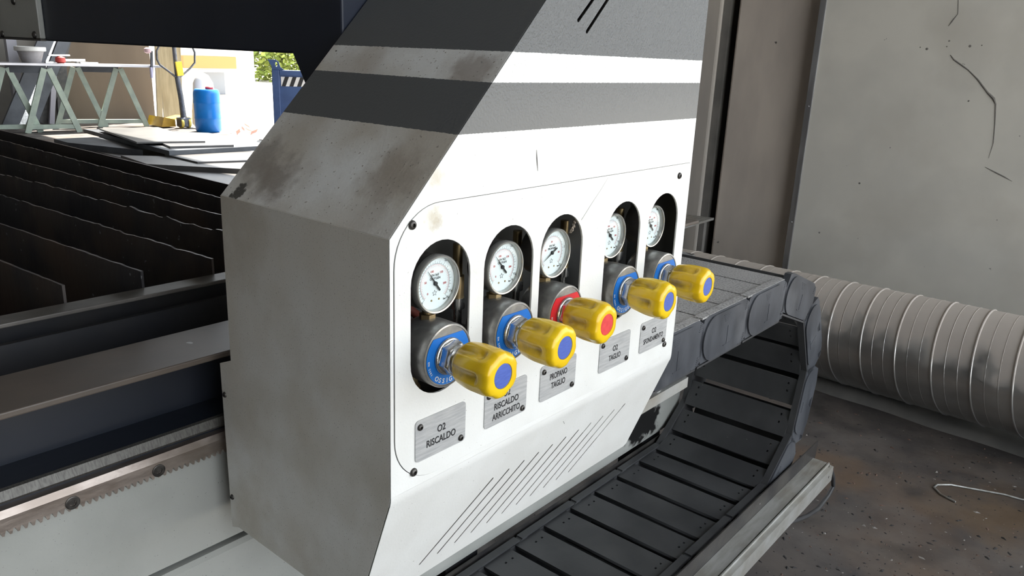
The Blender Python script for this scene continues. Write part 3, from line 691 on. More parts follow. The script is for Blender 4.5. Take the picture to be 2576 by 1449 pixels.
# ================================================================== rail beam with rack
YW = .396
M_webp = mat('rail_beam_paint', (.40, .41, .39), (.33, .34, .32), scale=6, rough=.35, bump=.12, bscale=200, specks=[((.2, .2, .19), 420, .72), ((.08, .08, .08), 90, .80)],
             stains=[(tuple(onY((1592, 1062), YW)), .085, (.012, .012, .012), 1, .78), (tuple(onY((1625, 1050), YW)), .06, (.012, .012, .012), 1, .75)])
rb = thing('rail_beam', (.0, .46, 0), 'long rail beam with pale painted web, toothed rack and brown top flange', 'rail beam')
def zat(y_px, Y): p = onY((0, y_px), Y); return p.z-Z0
X0, X1 = -1.6, 1.47
zf = zat(1041, YW-.012)
ybk = onZ((0, 945), Z0+zf).y
MB(Z0).box(X0, X1, YW-.012, ybk, zf-.009, zf).build('top_flange', M_beam, rb, bevel=.002)
yweb = YW+.055
MB(Z0).box(X0, X1, yweb, yweb+.02, -.36, zf-.009).build('web', M_beamd, rb)
zl = zat(1234, YW-.006)
MB(Z0).box(X0, X1, YW-.006, yweb, zl-.04, zl).build('lower_flange', M_beamd, rb)
# guide rail and rack
z1, z2 = zat(1238, YW-.010), zat(1272, YW-.014)
MB(Z0).prism([(X0, YW-.004, z1+.001), (X0, YW-.010, z1), (X0, YW-.015, z2+.004), (X0, YW-.012, z2), (X0, YW, z2)], (X1-X0, 0, 0)).build('guide_rail', M_rail, rb, smooth=30)
yr = YW-.022
za, zb_, zr, ztp = zat(1287, yr+.004), zat(1309, yr), zat(1343, yr), zat(1354, yr)
poly = [(X0, za)]
pit = .0082; nt_ = int((X1-X0)/pit); zr = ztp+.0062
rk = MB(Z0)
prof = []
for i in range(nt_):
    x = X0+i*pit; prof += [(x, zr), (x+pit*.22, ztp), (x+pit*.50, ztp), (x+pit*.72, zr)]
prof.append((X0+nt_*pit, zr))
V = []
for yy in (yr, YW):
    V += [(x, yy, z) for x, z in prof] + [(x, yy, zb_) for x, z in prof]
n = len(prof); fs = []
for i in range(n-1):
    fs += [(i, i+1, n+i+1, n+i), (2*n+i, 3*n+i, 3*n+i+1, 2*n+i+1), (i, 2*n+i, 2*n+i+1, i+1), ]
rk.add(V, fs)
rk.prism([(X0, yr, zb_), (X0, yr+.004, za), (X0, YW, za), (X0, YW, zb_)], (X1-X0, 0, 0))
rack = rk.build('gear_rack', M_rack, rb)
bl = MB(); bl.lathe([(.0088, -.001), (.0088, .0012), (.0075, .0016), (.0042, .0016), (.0040, -.002)], (0, 0, 0), (0, -1, 0), 28, cap=False); bl.cur = 1
bl.lathe([(.0041, 0), (.004, .0002)], (0, 0, 0), (0, -1, 0), 6)
BLT = mk(bl, 'rack_bolt', [M_screw, M_screw])
for px in ((182.5, 1264.5), (399, 1183.5)):
    pb = onY(px, yr); 
    inst(BLT, 'rack_bolt', (pb.x, yr, pb.z), rack)
p1, p2 = onY((182.5, 1264.5), yr), onY((399, 1183.5), yr)
for i in (-3, -2, -1, 2, 3, 4, 5): inst(BLT, 'rack_bolt', p1.lerp(p2, i), rack)
# painted face below the rack, seam, and the lower lip
zs = onY((500, 1388.5), YW).z-Z0
MB(Z0).box(X0, X1, YW, YW+.05, zs, za).build('web_plate', M_webp, rb)
low = [(YW+.030, zs-.0045), (YW-.006, zs-.0055), (YW-.012, zs-.012), (YW-.012, -.835), (YW-.006, -.855), (YW+.01, -.865), (YW+.04, -.865), (YW+.04, zs-.0045)]
MB(Z0).prism([(X0, y, z) for y, z in low], (X1-X0, 0, 0)).build('lower_plate', M_webp, rb, smooth=40)
MB(Z0).box(X0, X1, YW+.030, YW+.04, zs-.0045, zs).build('seam', M_beamd, rb)
for xx in (-1.4, -.4, .5, 1.3): MB().box(xx, xx+.1, YW+.005, YW+.08, 0, Z0-.865).build('leg', M_frame, rb)

# ================================================================== cutting table
tb = thing('cutting_table', (-.5, 2, 0), 'cutting table with burnt upright steel slats in a dark frame', 'cutting table')
ZS = Z0-.178; ZW = Z0-.207
yw = onZ((0, 801), ZW).y
def slat(x0, y0, x1, y1, ragged, seed, hgt=.17):
    """thin upright strip with a burnt, uneven top edge"""
    n = 160; V = []; t = .002
    for i in range(n+1):
        u = i/n; x = x0+(x1-x0)*u; y = y0+(y1-y0)*u
        dz = ragged*(noise.noise(Vector((u*60, seed, 0)))*.0022 + noise.noise(Vector((u*190, seed, 3)))*.0022 - abs(noise.noise(Vector((u*14, seed, 7))))*.0025)
        tt = t*(1+ragged*.8*noise.noise(Vector((u*60, seed, 9))))
        V += [(x-tt, y, ZS+dz), (x+tt, y, ZS+dz), (x-t, y, ZS-.05), (x+t, y, ZS-.05), (x-t, y, ZS-hgt), (x+t, y, ZS-hgt)]
    fs = []
    for i in range(n):
        a, b = 6*i, 6*i+6
        fs += [(a, a+1, b+1, b), (a, b, b+2, a+2), (a+2, b+2, b+4, a+4), (a+1, a+3, b+3, b+1), (a+3, a+5, b+5, b+3)]
    fs += [(0, 2, 3, 1), (2, 4, 5, 3), (6*n, 6*n+1, 6*n+3, 6*n+2), (6*n+2, 6*n+3, 6*n+5, 6*n+4)]
    return MB().add(V, fs)
SLT = [((0, 351), (552, 496), 1), ((0, 390.7), (552, 539), 1), ((0, 435.6), (555.6, 582), 1.6), ((0, 489), (560.7, 658), 1.2), ((0, 561.5), (374, 687.5), .7), ((0, 654.7), (190, 729), .3)]
for i, (a, b, rg) in enumerate(SLT):
    A, B = onZ(a, ZS), onZ(b, ZS); d_ = (B-A)/(A.y-B.y)
    E_ = A + d_*(A.y-(yw+.012)); S_ = A - d_*max(.0, 3.25-A.y)
    slat(E_.x, E_.y, S_.x, S_.y, rg, i*3.7).build('slat', M_slat, tb)
for i in range(1, 9): slat(-.105-.1*i, yw+.012, -.12-.1*i, 3.25, .5, i*5.1).build('slat', M_slat, tb)
A, B = onZ((0, 327), ZS), onZ((566, 461.5), ZS); d_ = (B-A)/(A.y-B.y); E_ = A+d_*(A.y-yw); S_ = A-d_*.45
M_wallp = mat('table_side_plate', (.055, .042, .038), (.04, .034, .032), scale=5, rough=.45, metal=.35, bump=.1)
sp = MB(); sp.prism([(E_.x-.003, E_.y, ZS), (S_.x-.003, S_.y, ZS), (S_.x-.003, S_.y, .35), (E_.x-.003, E_.y, .35)], (.006, 0, 0))
sp.build('side_plate', M_wallp, tb)
MB().box(-1.05, .60, yw, yw+.012, .30, ZW).build('front_wall', M_frame, tb)
MB().box(-1.05, .60, yw-.030, yw+.012, ZW-.006, ZW+.0005).build('front_lip', M_ftop, tb, bevel=.0015)
MB().box(-1.05, .60, yw-.055, yw-.045, ZW-.12, ZW-.022).build('front_rail', M_frame, tb)
MB().box(-1.05, .60, yw-.045, yw, ZW-.12, ZW-.11).build('front_rail', M_frame, tb)
MB().box(-1.05, .60, 3.30, 3.33, .30, ZW).build('rear_wall', M_frame, tb)
MB().box(-1.08, -1.05, yw, 3.33, .30, ZW).build('left_wall', M_frame, tb)
MB().box(-1.05, .66, yw, 3.30, .28, .30).build('slag_floor', M_frame, tb)
for x, y in ((-1.0, yw+.05), (.5, yw+.05), (-1.0, 3.2), (.5, 3.2)): MB().box(x, x+.08, y, y+.08, 0, .28).build('leg', M_frame, tb)

# ================================================================== gantry
gx0 = .20
gt = thing('gantry_beam', (.35, 1.8, Z0+.17), 'dark navy gantry beam crossing over the cutting table into the cabinet', 'gantry')
zg = Z0+.174
pts = [(.326, zg-.19), (.39, zg-.19), (.395, zg-.075), (.4449, zg), (4.0, zg), (4.0, zg+.42), (.326, zg+.42)]
MB().prism([(gx0, y, z) for y, z in pts], (.30, 0, 0)).build('beam', M_navy, gt, bevel=.003)
yc = onX((99, 60), gx0-.01).y
cg = thing('torch_carriage', (gx0, yc+.3, zg), 'pale grey carriage plate with screws mounted on the gantry beam', 'carriage')
MB().box(gx0-.012, gx0-.0002, yc, yc+.6, zg+.004, zg+.40).build('plate', M_webp, cg, bevel=.002)
MB().box(gx0-.012, gx0, yc, yc+.6, zg-.001, zg+.003).build('bottom_edge', M_black, cg)
for q in ((35, 3), (7, 86), (88, 88)):
    p = onX(q, gx0-.012); o_ = inst(SCR, 'screw', p, cg, rot=(0, 0, -PI/2)); o_.scale = (1.6, 1.6, 1.6)

# ================================================================== duct by the wall
M_dd = mat('dusty_duct', (.60, .60, .585), (.46, .455, .44), scale=9, rough=.28, metal=.85, rough2=.45, bump=.12, bscale=50, stretch=(1, .4, 1))
def dust_top(m, colr):
    nt = m.node_tree; N = nt.nodes; L = nt.links; b = N['Principled BSDF']; src = b.inputs['Base Color'].links[0].from_socket
    g_ = N.new('ShaderNodeNewGeometry'); sp_ = N.new('ShaderNodeSeparateXYZ'); L.new(g_.outputs['Position'], sp_.inputs[0])
    n = N.new('ShaderNodeTexNoise'); n.inputs['Scale'].default_value = 11; n.inputs['Detail'].default_value = 8; L.new(g_.outputs['Position'], n.inputs['Vector'])
    a = N.new('ShaderNodeMath'); a.operation = 'MULTIPLY_ADD'; a.inputs[1].default_value = .30; L.new(n.outputs['Fac'], a.inputs[0]); L.new(sp_.outputs['Z'], a.inputs[2])
    r = N.new('ShaderNodeMapRange'); r.inputs['From Min'].default_value = .45; r.inputs['From Max'].default_value = .53; L.new(a.outputs[0], r.inputs['Value'])
    k = N.new('ShaderNodeMath'); k.operation = 'MULTIPLY'; k.inputs[1].default_value = .82; L.new(r.outputs[0], k.inputs[0])
    x = N.new('ShaderNodeMix'); x.data_type = 'RGBA'; L.new(k.outputs[0], x.inputs[0]); L.new(src, x.inputs[6]); x.inputs[7].default_value = (*colr, 1); L.new(x.outputs[2], b.inputs['Base Color'])
    for nm, v0, v1 in (('Metallic', .85, .05), ('Roughness', .32, .8)):
        q = N.new('ShaderNodeMapRange'); q.inputs['To Min'].default_value = v0; q.inputs['To Max'].default_value = v1; L.new(k.outputs[0], q.inputs['Value'])
        for l in list(b.inputs[nm].links): L.remove(l)
        L.new(q.outputs[0], b.inputs[nm])
dust_top(M_dd, (.56, .50, .45))
du_ = thing('spiral_duct', (2.8, 0, .03), 'long galvanised spiral duct with dusty top lying along the wall', 'duct')
dd = Vector((math.sin(.161), math.cos(.161), -.047)).normalized(); A0 = Vector((2.80, 0, .266)); rd = .216
MB().lathe([(rd, -2.2), (rd, -1), (rd, 0), (rd, 1.0), (rd, 1.75)], A0, dd, 72, cap=False).lathe([(rd-.004, -2.2), (rd-.004, 1.75)], A0, dd, 72, cap=False).build('tube', M_dd, du_, smooth=60)
u_ = Vector((0, 0, 1)); u_ = (u_-dd*u_.dot(dd)).normalized(); v_ = dd.cross(u_)
HP = .135
def helix(phase, rr, off, s0, turns):
    return [A0+dd*(s0+HP*(i/40+phase))+(u_*math.cos(2*PI*i/40)+v_*math.sin(2*PI*i/40))*(rd+off) for i in range(int(40*turns)+1)]
for i in range(28): MB().tube(helix(0, 0, .0005, -2.1+HP*i, 1), .0042, 6).build('seam', M_dd, du_, smooth=60)
for ph in (.33, .66): MB().tube(helix(ph, 0, -.0012, -2.1, 27.5), .0026, 6).build('rib', M_dd, du_, smooth=60)
cb_ = [(2.715, .062), (2.72, .02), (2.70, 0), (3.2, 0), (3.2, .045), (2.76, .045)]
cv = MB(); n = 60; V = []
sec = [(-.02, 0), (0.0, .022), (.02, .031), (.06, .034), (.2, .034), (.2, 0)]
for i in range(n+1):
    y = -2.2+2.9*i/n; x = 2.73+.079*y + noise.noise(Vector((y*5, 0, 0)))*.012
    V += [(x+a, y, max(0, b*(1+.25*noise.noise(Vector((y*8, a*30, 2)))))) for a, b in sec]
m_ = len(sec); fs = [(i*m_+j, i*m_+(j+1) % m_, (i+1)*m_+(j+1) % m_, (i+1)*m_+j) for i in range(n) for j in range(m_)]
cv.add(V, fs); cv.add(V[:m_], [tuple(range(m_-1, -1, -1))]); cv.add(V[-m_:], [tuple(range(m_))])
tag(cv.build('kerb', M_concg, smooth=50), 'low dusty concrete kerb under the spiral duct', 'kerb', kind='structure')
# small steel bench behind the chain
bn = thing('steel_bench', (3.3, 1.35, 0), 'small grey steel bench with a thin top beside the concrete columns', 'bench')
pa = onX((1795, 549), 3.45); zt_ = pa.z
c0 = onZ((1796, 548), zt_); c1 = onZ((1700, 576), zt_); c2 = onZ((1716, 538), zt_)
MB().prism([(c0.x, c0.y, zt_), (c1.x, c1.y, zt_), (c1.x+c2.x-c0.x, c1.y+c2.y-c0.y, zt_), (c2.x, c2.y, zt_)], (0, 0, -.012)).build('top', M_galv, bn)
lx = c0+(c1-c0)*.18+(c2-c0)*.02
MB().beam((lx.x+.02, lx.y+.03, 0), (lx.x+.02, lx.y+.03, zt_-.012), .03, .03).build('leg', M_concg, bn)
lx = c0+(c1-c0)*.06+(c2-c0)*.9; MB().beam((lx.x, lx.y, 0), (lx.x, lx.y, zt_-.012), .03, .03).build('leg', M_concg, bn)
# floor wire and debris
c8 = lambda x, y: (1950+x/1.63, 560+y/1.63)
tag(MB().tube([onZ(c8(*q), .004) for q in ((1100, 1150), (1010, 1135), (940, 1115), (830, 1095), (720, 1075), (665, 1075), (652, 1085), (680, 1115), (740, 1145))], .0032, 6).build('bent_wire', M_galv, smooth=60), 'thin bent wire lying on the stained floor by the duct', 'wire')
db = MB()
for i in range(1500):
    px = (random.uniform(1780, 2700), random.uniform(1000, 1560)); p = onZ(px, 0)
    if p.x > 2.66: continue
    r = random.choice((.0008, .001, .0012, .0015, .002, .0025, .0035, .005)); a = random.uniform(0, 6.3); l = r*random.uniform(1, 2.6); h = r*random.uniform(.3, 1)
    db.cur = random.choice((0, 0, 0, 0, 2, 2, 1))
    ca, sa = math.cos(a), math.sin(a)
    Q = [(l, 0), (l*.2, r), (-l, r*.4), (-l*.4, -r)]
    V = [(p.x+x*ca-y*sa, p.y+x*sa+y*ca, 0.0) for x, y in Q]+[(p.x, p.y, h)]
    db.add(V, [(0, 1, 4), (1, 2, 4), (2, 3, 4), (3, 0, 4), (3, 2, 1, 0)])
tag(db.build('slag_crumbs', [mat('slag', (.03, .028, .028), rough=.8), mat('light_crumb', (.30, .28, .26), rough=.9), mat('brown_crumb', (.14, .09, .07), rough=.9)]), 'dark slag crumbs and grit scattered over the floor', 'debris', kind='stuff')

# ================================================================== background, left
M_green = mat('pale_green_paint', (.42, .50, .42), (.33, .40, .35), scale=9, rough=.6)
M_sheet = mat('mill_steel_sheet', (.12, .118, .118), (.085, .085, .09), scale=3, rough=.45, metal=.4, bump=.05, dirt=[((.15, .13, .115), 2.5, .5, .75, .5)])
M_sheetd = mat('dark_steel_sheet', (.10, .11, .125), (.07, .075, .085), scale=4, rough=.5, metal=.4)
def trestle(f1, f2, shift, apex_z, label):
    """two A-frames joined by a top beam and foot rails"""
    f1, f2, sh = Vector(f1), Vector(f2), Vector(shift); apex_z -= .035; mid = (f1+f2)/2; ap = Vector((mid.x, mid.y, apex_z))
    t = thing('trestle', tuple(mid+sh*.5), label, 'trestle', 'trestles carrying the bench top')
    for o_ in (Vector((0, 0, 0)), sh):
        for fp in (f1, f2):
            MB().beam(fp+o_, ap+o_+(fp-mid).normalized()*.03, .075, .075).build('leg', M_green, t)
        MB().beam((f1+o_)*.93+(f2+o_)*.07+Vector((0, 0, .085)), (f2+o_)*.93+(f1+o_)*.07+Vector((0, 0, .085)), .06, .06).build('foot_rail', M_green, t)
    MB().beam(ap+Vector((0, 0, -.015)), ap+sh+Vector((0, 0, -.015)), .06, .10).build('top_beam', M_sheetd, t)
    return t
def V2(px, z=0): p = onZ(px, z); return (p.x, p.y, z)
z_t = .93
trestle(V2((70, 335)), V2((201, 332)), (-.46, .18, 0), z_t, 'pale green steel trestle in the shade, nearer the leaning profiles')
trestle(V2((252, 319)), V2((370, 318)), (-.55, .20, 0), z_t, 'pale green steel trestle by the brown board, beside the pallet truck')
MB_ = MB(); pA, pB = onY((-40, 157), 12.1), onY((383, 172), 12.1)
MB_.prism([(pA.x, 11.85, z_t+.001), (pB.x, 11.75, z_t+.001), (pB.x+.05, 12.28, z_t+.001), (pA.x+.05, 12.38, z_t+.001)], (0, 0, .03))
tag(MB_.build('bench_top', mat('bare_bench_sheet', (.5, .5, .52), (.4, .4, .43), scale=4, rough=.35, metal=.6)), 'thin bare steel sheet laid over the two trestles', 'bench top')
zb_ = z_t+.031
def bgY(px, Y): return onY(px, Y)
# clamp and bars on the bench top
cl = thing('bar_clamp', (4.25, 12.1, zb_), 'small red clamp lying on the steel bench sheet', 'clamp')
p = onY((152, 150), 12.1)
MB().lathe([(.04, 0), (.07, .02), (.065, .08), (.03, .10)], (p.x, 12.1, zb_), (0, 0, 1), 18).build('body', mat('red_paint', (.45, .05, .04), rough=.5), cl, smooth=40)
MB().beam((p.x-.16, 12.1, zb_+.11), (p.x+.13, 12.1, zb_+.115), .05, .022).build('bar', M_steel, cl)
MB().beam((p.x+.02, 12.1, zb_+.045), (p.x+.33, 12.08, zb_+.05), .05, .035).build('handle', M_steel, cl)
for i, (a, b) in enumerate((((112, 150), (132, 153)), ((200, 158), (245, 161)), ((190, 152), (222, 156)))):
    A, B = onY(a, 12.05+.1*i), onY(b, 12.05+.1*i)
    tag(MB().beam((A.x, A.y, zb_+.012), (B.x, B.y, zb_+.012), .07, .022).build('flat_bar', M_steel), ['flat steel bar offcut on the bench sheet between the bucket and clamp', 'flat steel bar offcut at the bench sheet edge, right of the clamp', 'short flat steel bar offcut close beside the red clamp'][i], 'steel bar', 'offcuts on the bench sheet')
# pole that stands on the bench end
hp = thing('hanging_clamp', (5.45, 12.0, .6), 'slim screw clamp gripping the end of the bench sheet', 'clamp')
A, B = onY((381, 128), 11.74), onY((382, 196), 11.74)
MB().beam(A, B, .03, .03).build('bar', M_sheetd, hp); MB().lathe([(.02, 0), (.05, .02), (.05, .07), (.02, .09)], (A.x-.06, A.y, A.z-.04), (0, 0, 1), 12).build('grip', mat('pink_grip', (.55, .38, .40), rough=.6), hp, smooth=40)
MB().cyl(B, B+Vector((0, 0, .16)), .022).build('screw_end', mat('lilac_grip', (.45, .44, .60), rough=.5), hp)
# brown board and posts at the opening
a0, a1 = onY((165, 310), 13.2), onY((392, 310), 13.2)
tag(MB().box(a0.x, a1.x, 13.2, 13.24, 0, 2.4).build('brown_board', mat('brown_board', (.125, .095, .066), (.10, .075, .052), scale=2, rough=.8, stretch=(1, 1, .3))), 'large plain brown board standing behind the trestles', 'board')
cream = mat('cream_timber', (.24, .20, .12), (.18, .145, .08), scale=6, rough=.7, stretch=(3, 3, .4))
for (b_, t_, wd, lab) in (((404, 320), (396, 120), .09, 'narrow timber post at the edge of the brown board'), ((428, 318), (410, 118), .20, 'wide pale timber plank leaning beside the pallet truck'), ((446, 314), (438, 118), .22, 'pale timber plank leaning behind the pallet truck pole')):
    dy_ = {.09: 0, .20: .07, .22: .14}[wd]; A = onY(b_, 13.26+dy_); A.z = 0; B = onY(t_, 13.28+dy_); B = A+(B-A)*(2.3/B.z)
    tag(MB().beam(A+Vector((0, 0, .01)), B, wd, .04, up=(0, 1, 0)).build('timber_plank', cream), lab, 'plank')
# profiles leaning at the far left
lean = [((22, 312), (112, 108), .20, M_sheetd, 'wide dark steel section leaning at the left, nearest the bucket'), ((52, 312), (130, 108), .08, M_steel, 'narrow bright steel flat leaning among dark sections'),
        ((75, 312), (150, 130), .16, M_sheetd, 'dark steel channel leaning behind the shaded trestle'), ((130, 316), (139, 108), .07, mat('pale_post', (.5, .48, .55), rough=.5), 'slim pale grey pole leaning almost upright behind the clamp'),
        ((108, 314), (160, 110), .18, M_black, 'black steel section leaning against the brown board side'), ((160, 312), (150, 108), .16, M_black, 'black upright steel section beside the brown board')]
for i, (b_, t_, wd, mm, lab) in enumerate(lean):
    A = onY(b_, 12.50+.085*i); A.z = 0; B = onY(t_, 12.65+.085*i); B = A+(B-A)*(1.45/B.z)
    tag(MB().beam(A+Vector((0, 0, .03)), B, wd, .05, up=(0, 1, 0)).build('steel_section', mm), lab, 'steel section', 'sections leaning on the back wall')
A = onY((33, 158), 13.1); tag(MB().box(A.x-.07, A.x+.07, 13.05, 13.15, 0, 2.2).build('upright_post', mat('lilac_post', (.42, .42, .47), rough=.6)), 'pale grey square post standing behind the white bucket', 'post')
# shelf and bucket
A = onY((80, 158), 12.18)
bk = thing('bucket', (A.x, 12.18, zb_), 'pale plastic bucket with a wide white rim on the bench sheet', 'bucket')
ztop = onY((80, 118), 12.18).z
MB().lathe([(.12, 0), (.17, ztop-zb_-.05), (.17, ztop-zb_-.045), (.12, .01)], (A.x, 12.18, zb_), (0, 0, 1), 28).build('body', mat('grey_plastic', (.33, .32, .33), (.28, .26, .26), scale=12, rough=.5), bk, smooth=40)
MB().lathe([(.18, ztop-zb_-.06), (.20, ztop-zb_-.05), (.20, ztop-zb_), (.18, ztop-zb_+.005), (.165, ztop-zb_-.05)], (A.x, 12.18, zb_), (0, 0, 1), 28, cap=False).build('rim', mat('white_plastic', (.7, .7, .68), rough=.5), bk, smooth=40)
# stack of steel plates on the floor
z1_ = lambda x, y: (x/3.623, 80+y/3.623)
def plate_on(quad, ztop, th, m, lab, nm='steel_plate', supports=None):
    P = [onZ(z1_(*q), ztop) for q in quad]
    c = sum(P, Vector((0, 0, 0)))/len(P)
    return tag(MB().prism([(p.x, p.y, ztop) for p in P], (0, 0, -th)).build(nm, m), lab, 'steel plate', 'plates stacked on the floor')
plate_on([(600, 1020), (2100, 1400), (2900, 1250), (2500, 1000), (1600, 930)], .05, .05, M_sheet, 'broad grey steel plate lying flat under the whole plate stack')
plate_on([(1100, 1125), (1340, 1205), (2500, 1265), (2300, 1150)], .10, .05, M_sheet, 'narrow brownish steel plate nearest the cutting table')
plate_on([(1500, 1115), (1800, 1185), (2400, 1165), (2300, 1090)], .119, .019, M_sheet, 'steel plate half hidden under the thick plate')
plate_on([(490, 975), (620, 1010), (1300, 1080), (1100, 950)], .12, .07, M_sheetd, 'dark steel plate lying beside the trestle feet')
plate_on([(760, 885), (1540, 1085), (2500, 1035), (1900, 920)], .17, .05, M_sheetd, 'thick dark steel plate in the middle of the stack')
plate_on([(1480, 1015), (1550, 1045), (2130, 1030), (1850, 960)], .195, .025, M_sheet, 'small thin steel plate on top of the thick plate')
plate_on([(905, 880), (1245, 1003), (1870, 995), (1440, 868)], .215, .02, mat('bright_sheet', (.2, .2, .195), (.16, .16, .16), scale=3, rough=.35, metal=.5), 'bright pale steel sheet topmost on the plate stack')
# pallet truck
pt = thing('pallet_truck', (5.92, 11.79, 0), 'hand pallet truck with grey pole, looped handle and yellow body', 'pallet truck')
bs = onZ((466, 322), 0); Y_ = bs.y
M_pole = mat('grey_pole', (.13, .135, .15), (.09, .095, .10), scale=20, rough=.5, metal=.4); M_yb = mat('truck_yellow', (.55, .33, .03), (.42, .24, .03), scale=9, rough=.5)
P_ = lambda x, y: onY((x, y), Y_)
MB().tube([P_(463, 305), P_(456, 250), P_(446, 195)], [.05, .042, .04], 12).tube([P_(446, 195), P_(442, 160), P_(437, 112)], .032, 12).build('pole', M_pole, pt, smooth=40)
MB().tube([P_(446, 197), P_(425, 180), P_(402, 163), P_(395, 150), P_(394, 128), P_(402, 112), P_(420, 106), P_(437, 108), P_(470, 106), P_(483, 116), P_(490, 132), P_(490, 158), P_(478, 172), P_(460, 188), P_(448, 197)], .016, 8).build('handle_loop', M_pole, pt, smooth=50)
MB().beam(P_(444, 155)+Vector((0, -.05, 0)), P_(450, 190)+Vector((0, -.05, 0)), .10, .03, up=(0, 1, 0)).build('yellow_sticker', mat('sticker_yellow', (.8, .55, .03), rough=.5), pt)
q0 = P_(463, 312); MB().box(q0.x-.09, q0.x+.09, Y_-.08, Y_+.08, .02, .17).build('pump', M_pole, pt, bevel=.02)
MB().prism([(q0.x-.32, Y_+.1, .02), (q0.x-.09, Y_+.1, .02), (q0.x-.09, Y_+.1, .13), (q0.x-.27, Y_+.1, .17)], (0, .5, 0)).build('body', M_yb, pt)
for sx in (-.20, .14): MB().beam((q0.x+sx+.05, Y_+.45, .08), (q0.x+sx+.75, Y_+1.2, .08), .15, .04).build('fork', M_yb, pt, bevel=.01)
for sx in (-.06, .06): MB().lathe([(.08, -.02), (.085, 0), (.08, .02)], (q0.x+sx, Y_-.02, .085), (1, 0, 0), 24).build('wheel', mat('wheel_yellow', (.7, .55, .1), rough=.5), pt, smooth=40)
# white sack beside the pole
p = onZ((478, 318), 0); sk = MB(); n = 24; V = []
rows = [(0, .17), (.05, .20), (.25, .20), (.5, .18), (.7, .16), (.82, .10), (.86, .03)]
for h, r in rows:
    for k in range(n): a = 2*PI*k/n; V.append((p.x+.22+r*math.cos(a)*(1+.08*math.sin(3*a+h*5)), p.y-.10+r*.8*math.sin(a), h))
fs = [(i*n+k, i*n+(k+1) % n, (i+1)*n+(k+1) % n, (i+1)*n+k) for i in range(len(rows)-1) for k in range(n)]
sk.add(V, fs+[tuple(range(n-1, -1, -1)), tuple((len(rows)-1)*n+k for k in range(n))])
tag(sk.build('white_sack', mat('white_sack', (.75, .74, .72), rough=.8), smooth=60), 'tall white sack standing between the pallet truck pole and blue drum', 'sack')
# blue drum
b0 = onZ((526, 331), 0); dr = thing('plastic_drum', (b0.x, b0.y, 0), 'blue plastic drum with red cap standing in the sunlight', 'drum')
M_dblue = mat('drum_blue', (.01, .24, .78), (.008, .20, .70), scale=8, rough=.35)
hD = onY((526, 224), b0.y).z; rD = .195
MB().lathe([(rD*.9, 0), (rD, .03), (rD*1.0, hD*.3), (rD*1.03, hD*.33), (rD*1.0, hD*.36), (rD*1.0, hD*.66), (rD*1.03, hD*.69), (rD, hD*.72), (rD, hD*.9), (rD*.93, hD*.97), (rD*.85, hD)], b0, (0, 0, 1), 40).build('body', M_dblue, dr, smooth=40)
MB().lathe([(.06, 0), (.06, .03), (.05, .04)], (b0.x+.02, b0.y-.06, hD), (0, 0, 1), 20).build('cap', M_red, dr, smooth=30)
# blue steel bin with striped marker, turned so that its long side faces the hall
Yb_ = 9.3; bn0 = onY((689, 300), Yb_); xl = bn0.x
bl_ = thing('steel_bin', (xl, Yb_, 0), 'blue steel container with a black and white striped marker', 'container')
M_bb = mat('bin_blue', (.03, .065, .17), (.022, .05, .14), scale=6, rough=.5)
zt1 = onY((700, 176), Yb_).z
MB().box(xl, xl+1.4, Yb_+.04, Yb_+.9, 0.02, zt1-.02).build('body', M_bb, bl_)
for a_x in (xl, xl+1.3): MB().box(a_x, a_x+.10, Yb_, Yb_+.06, 0, zt1).build('corner_post', M_bb, bl_, bevel=.008)
MB().box(xl+.10, xl+1.3, Yb_, Yb_+.06, zt1-.07, zt1).build('top_rail', M_bb, bl_, bevel=.008)
MB().box(xl+.10, xl+1.3, Yb_, Yb_+.06, 0.02, .12).build('bottom_rail', M_bb, bl_, bevel=.008)
lug = [(xl-.05, zt1+.14), (xl+.06, zt1+.14), (xl+.10, zt1+.11), (xl+.12, zt1+.04), (xl+.18, zt1), (xl+.0, zt1-.05), (xl+.0, zt1+.05)]
hole = [(xl+.065+.015*math.cos(a*PI/6), zt1+.075+.035*math.sin(a*PI/6)) for a in range(12)]
plate('lifting_lug', lug[::-1], [hole], .03, (0, Yb_+.015, 0), (1, 0, 0), (0, 0, 1), M_bb, bl_)
mk_ = MB().box(xl+.12, xl+.66, Yb_+.036, Yb_+.04, zt1-.22, zt1-.09).build('striped_marker', mat('marker_white', (.6, .6, .6), rough=.5), bl_)
for i in range(5):
    x = xl+.125+i*.105; MB().prism([(x, Yb_+.0355, zt1-.22), (x+.055, Yb_+.0355, zt1-.22), (x+.105, Yb_+.0355, zt1-.09), (x+.05, Yb_+.0355, zt1-.09)], (0, -.001, 0)).build('black_stripe', M_ink, mk_)
bl_.rotation_euler = (0, 0, math.radians(-36))
# outdoors: white building, hedge trees, kerb stones and leaves
Yo = 22; p0, p1 = onY((470, 330), Yo), onY((648, 330), Yo); za_, zb1 = onY((560, 150), Yo).z, onY((560, 167), Yo).z
hb = thing('white_building', ((p0.x+p1.x)/2, Yo, -.16), 'low white sunlit building with an ochre band outside the hall', 'building')
MB().box(p0.x-3, p1.x, Yo, Yo+6, -.16, 4).build('wall', mat('white_render', (.85, .84, .82), rough=.9), hb)
MB().box(p0.x-.2, p1.x-.9, Yo-.5, Yo, zb1-.05, za_+.1).build('awning', mat('ochre_band', (.34, .22, .08), rough=.8), hb, bevel=.02)
xw = onY((500, 200), Yo).x
w_ = MB().box(xw, xw+.9, Yo-.02, Yo, zb1-1.1, zb1-.1).build('window_frame', mat('frame_white', (.75, .75, .75), rough=.5), hb)
MB().box(xw+.08, xw+.82, Yo-.03, Yo-.02, zb1-1.02, zb1-.18).build('pane', mat('window_glass', (.25, .27, .3), rough=.1), w_)
M_leaf = mat('leaf_green', (.20, .27, .05), (.30, .34, .07), scale=3, rough=.7)
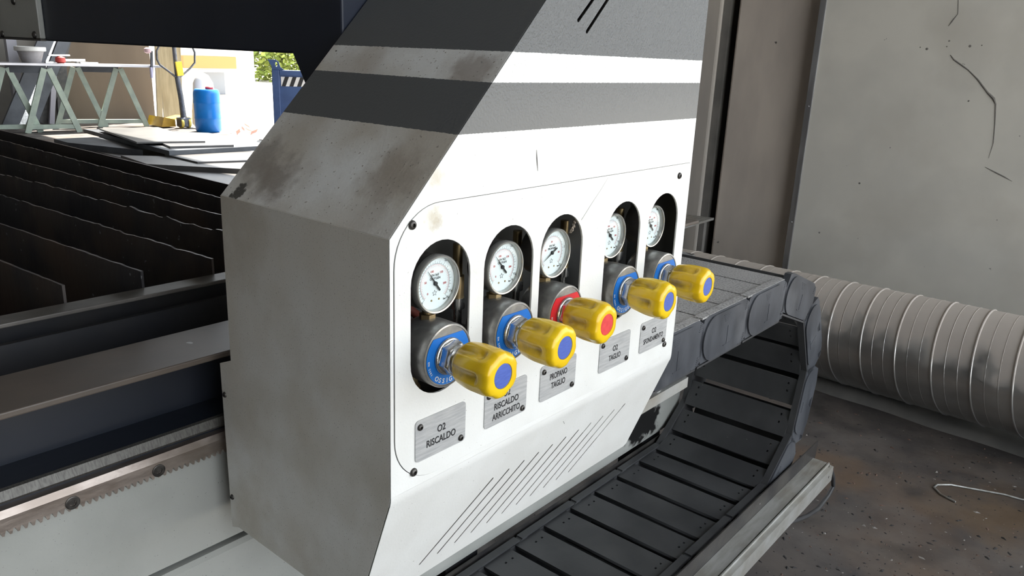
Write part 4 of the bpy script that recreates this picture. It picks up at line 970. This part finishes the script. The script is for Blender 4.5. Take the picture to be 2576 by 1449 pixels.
M_bark = mat('bark', (.12, .09, .07), (.08, .06, .05), scale=10, rough=.9)
def tree(x, y, h, r, seed, label):
    random.seed(seed); t = thing('broadleaf_tree', (x, y, -.16), label, 'tree', 'trees outside the hall')
    MB().tube([(x, y, -.16), (x+.05, y, h*.3), (x-.05, y+.1, h*.6)], [.14, .11, .06], 8).build('trunk', M_bark, t, smooth=60)
    b = MB()
    for i in range(6000):
        while True:
            q = Vector((random.uniform(-1, 1), random.uniform(-1, 1), random.uniform(-1, 1)))
            if q.length < 1: break
        q = Vector((x+q.x*r, y+q.y*r, h*.38+q.z*h*.48)); s_ = random.uniform(.09, .2)
        u = Vector((random.gauss(0, 1), random.gauss(0, 1), random.gauss(0, .6))).normalized(); v = u.orthogonal().normalized()
        b.add([q-u*s_, q+v*s_*.5, q+u*s_, q-v*s_*.5], [(0, 1, 2, 3)])
    tag(b.build('foliage', M_leaf, t), kind='stuff')
pA = onY((700, 220), 30)
tree(pA.x+.2, 30, 5.2, 2.4, 3, 'light green leafy tree beyond the blue container')
tree(pA.x+5.6, 31, 5.6, 2.6, 4, 'leafy tree standing further along behind the blue container')
tree(pA.x-4.4, 34, 4.8, 1.9, 9, 'leafy tree partly behind the white building corner')
random.seed(5)
M_dl = mat('dead_leaf', (.11, .03, .01), (.08, .02, .008), scale=9, rough=.8)
for i, q in enumerate([(565, 316), (572, 325), (583, 335), (612, 330), (628, 334), (640, 338), (600, 338), (622, 322)]):
    p = onZ(q, .0); b = MB(); s_ = random.uniform(.06, .12); a = random.uniform(0, 3); u = Vector((math.cos(a), math.sin(a), .0)); v = Vector((-math.sin(a), math.cos(a), 0))
    if p.x > 6: p = onZ(q, -.16); p.z = -.16
    b.add([p-u*s_, p+v*s_*.5+Vector((0, 0, .05)), p+u*s_+Vector((0, 0, .09)), p-v*s_*.4+Vector((0, 0, .04)), p-u*s_-Vector((0, 0, .0))+Vector((0, 0, .004))], [(0, 1, 2, 3), (3, 2, 1, 0)])
    tag(b.build('dry_leaf', M_dl), 'curled rust brown dry leaf on the sunlit ground by the drum', 'leaf', 'dry leaves on the ground')
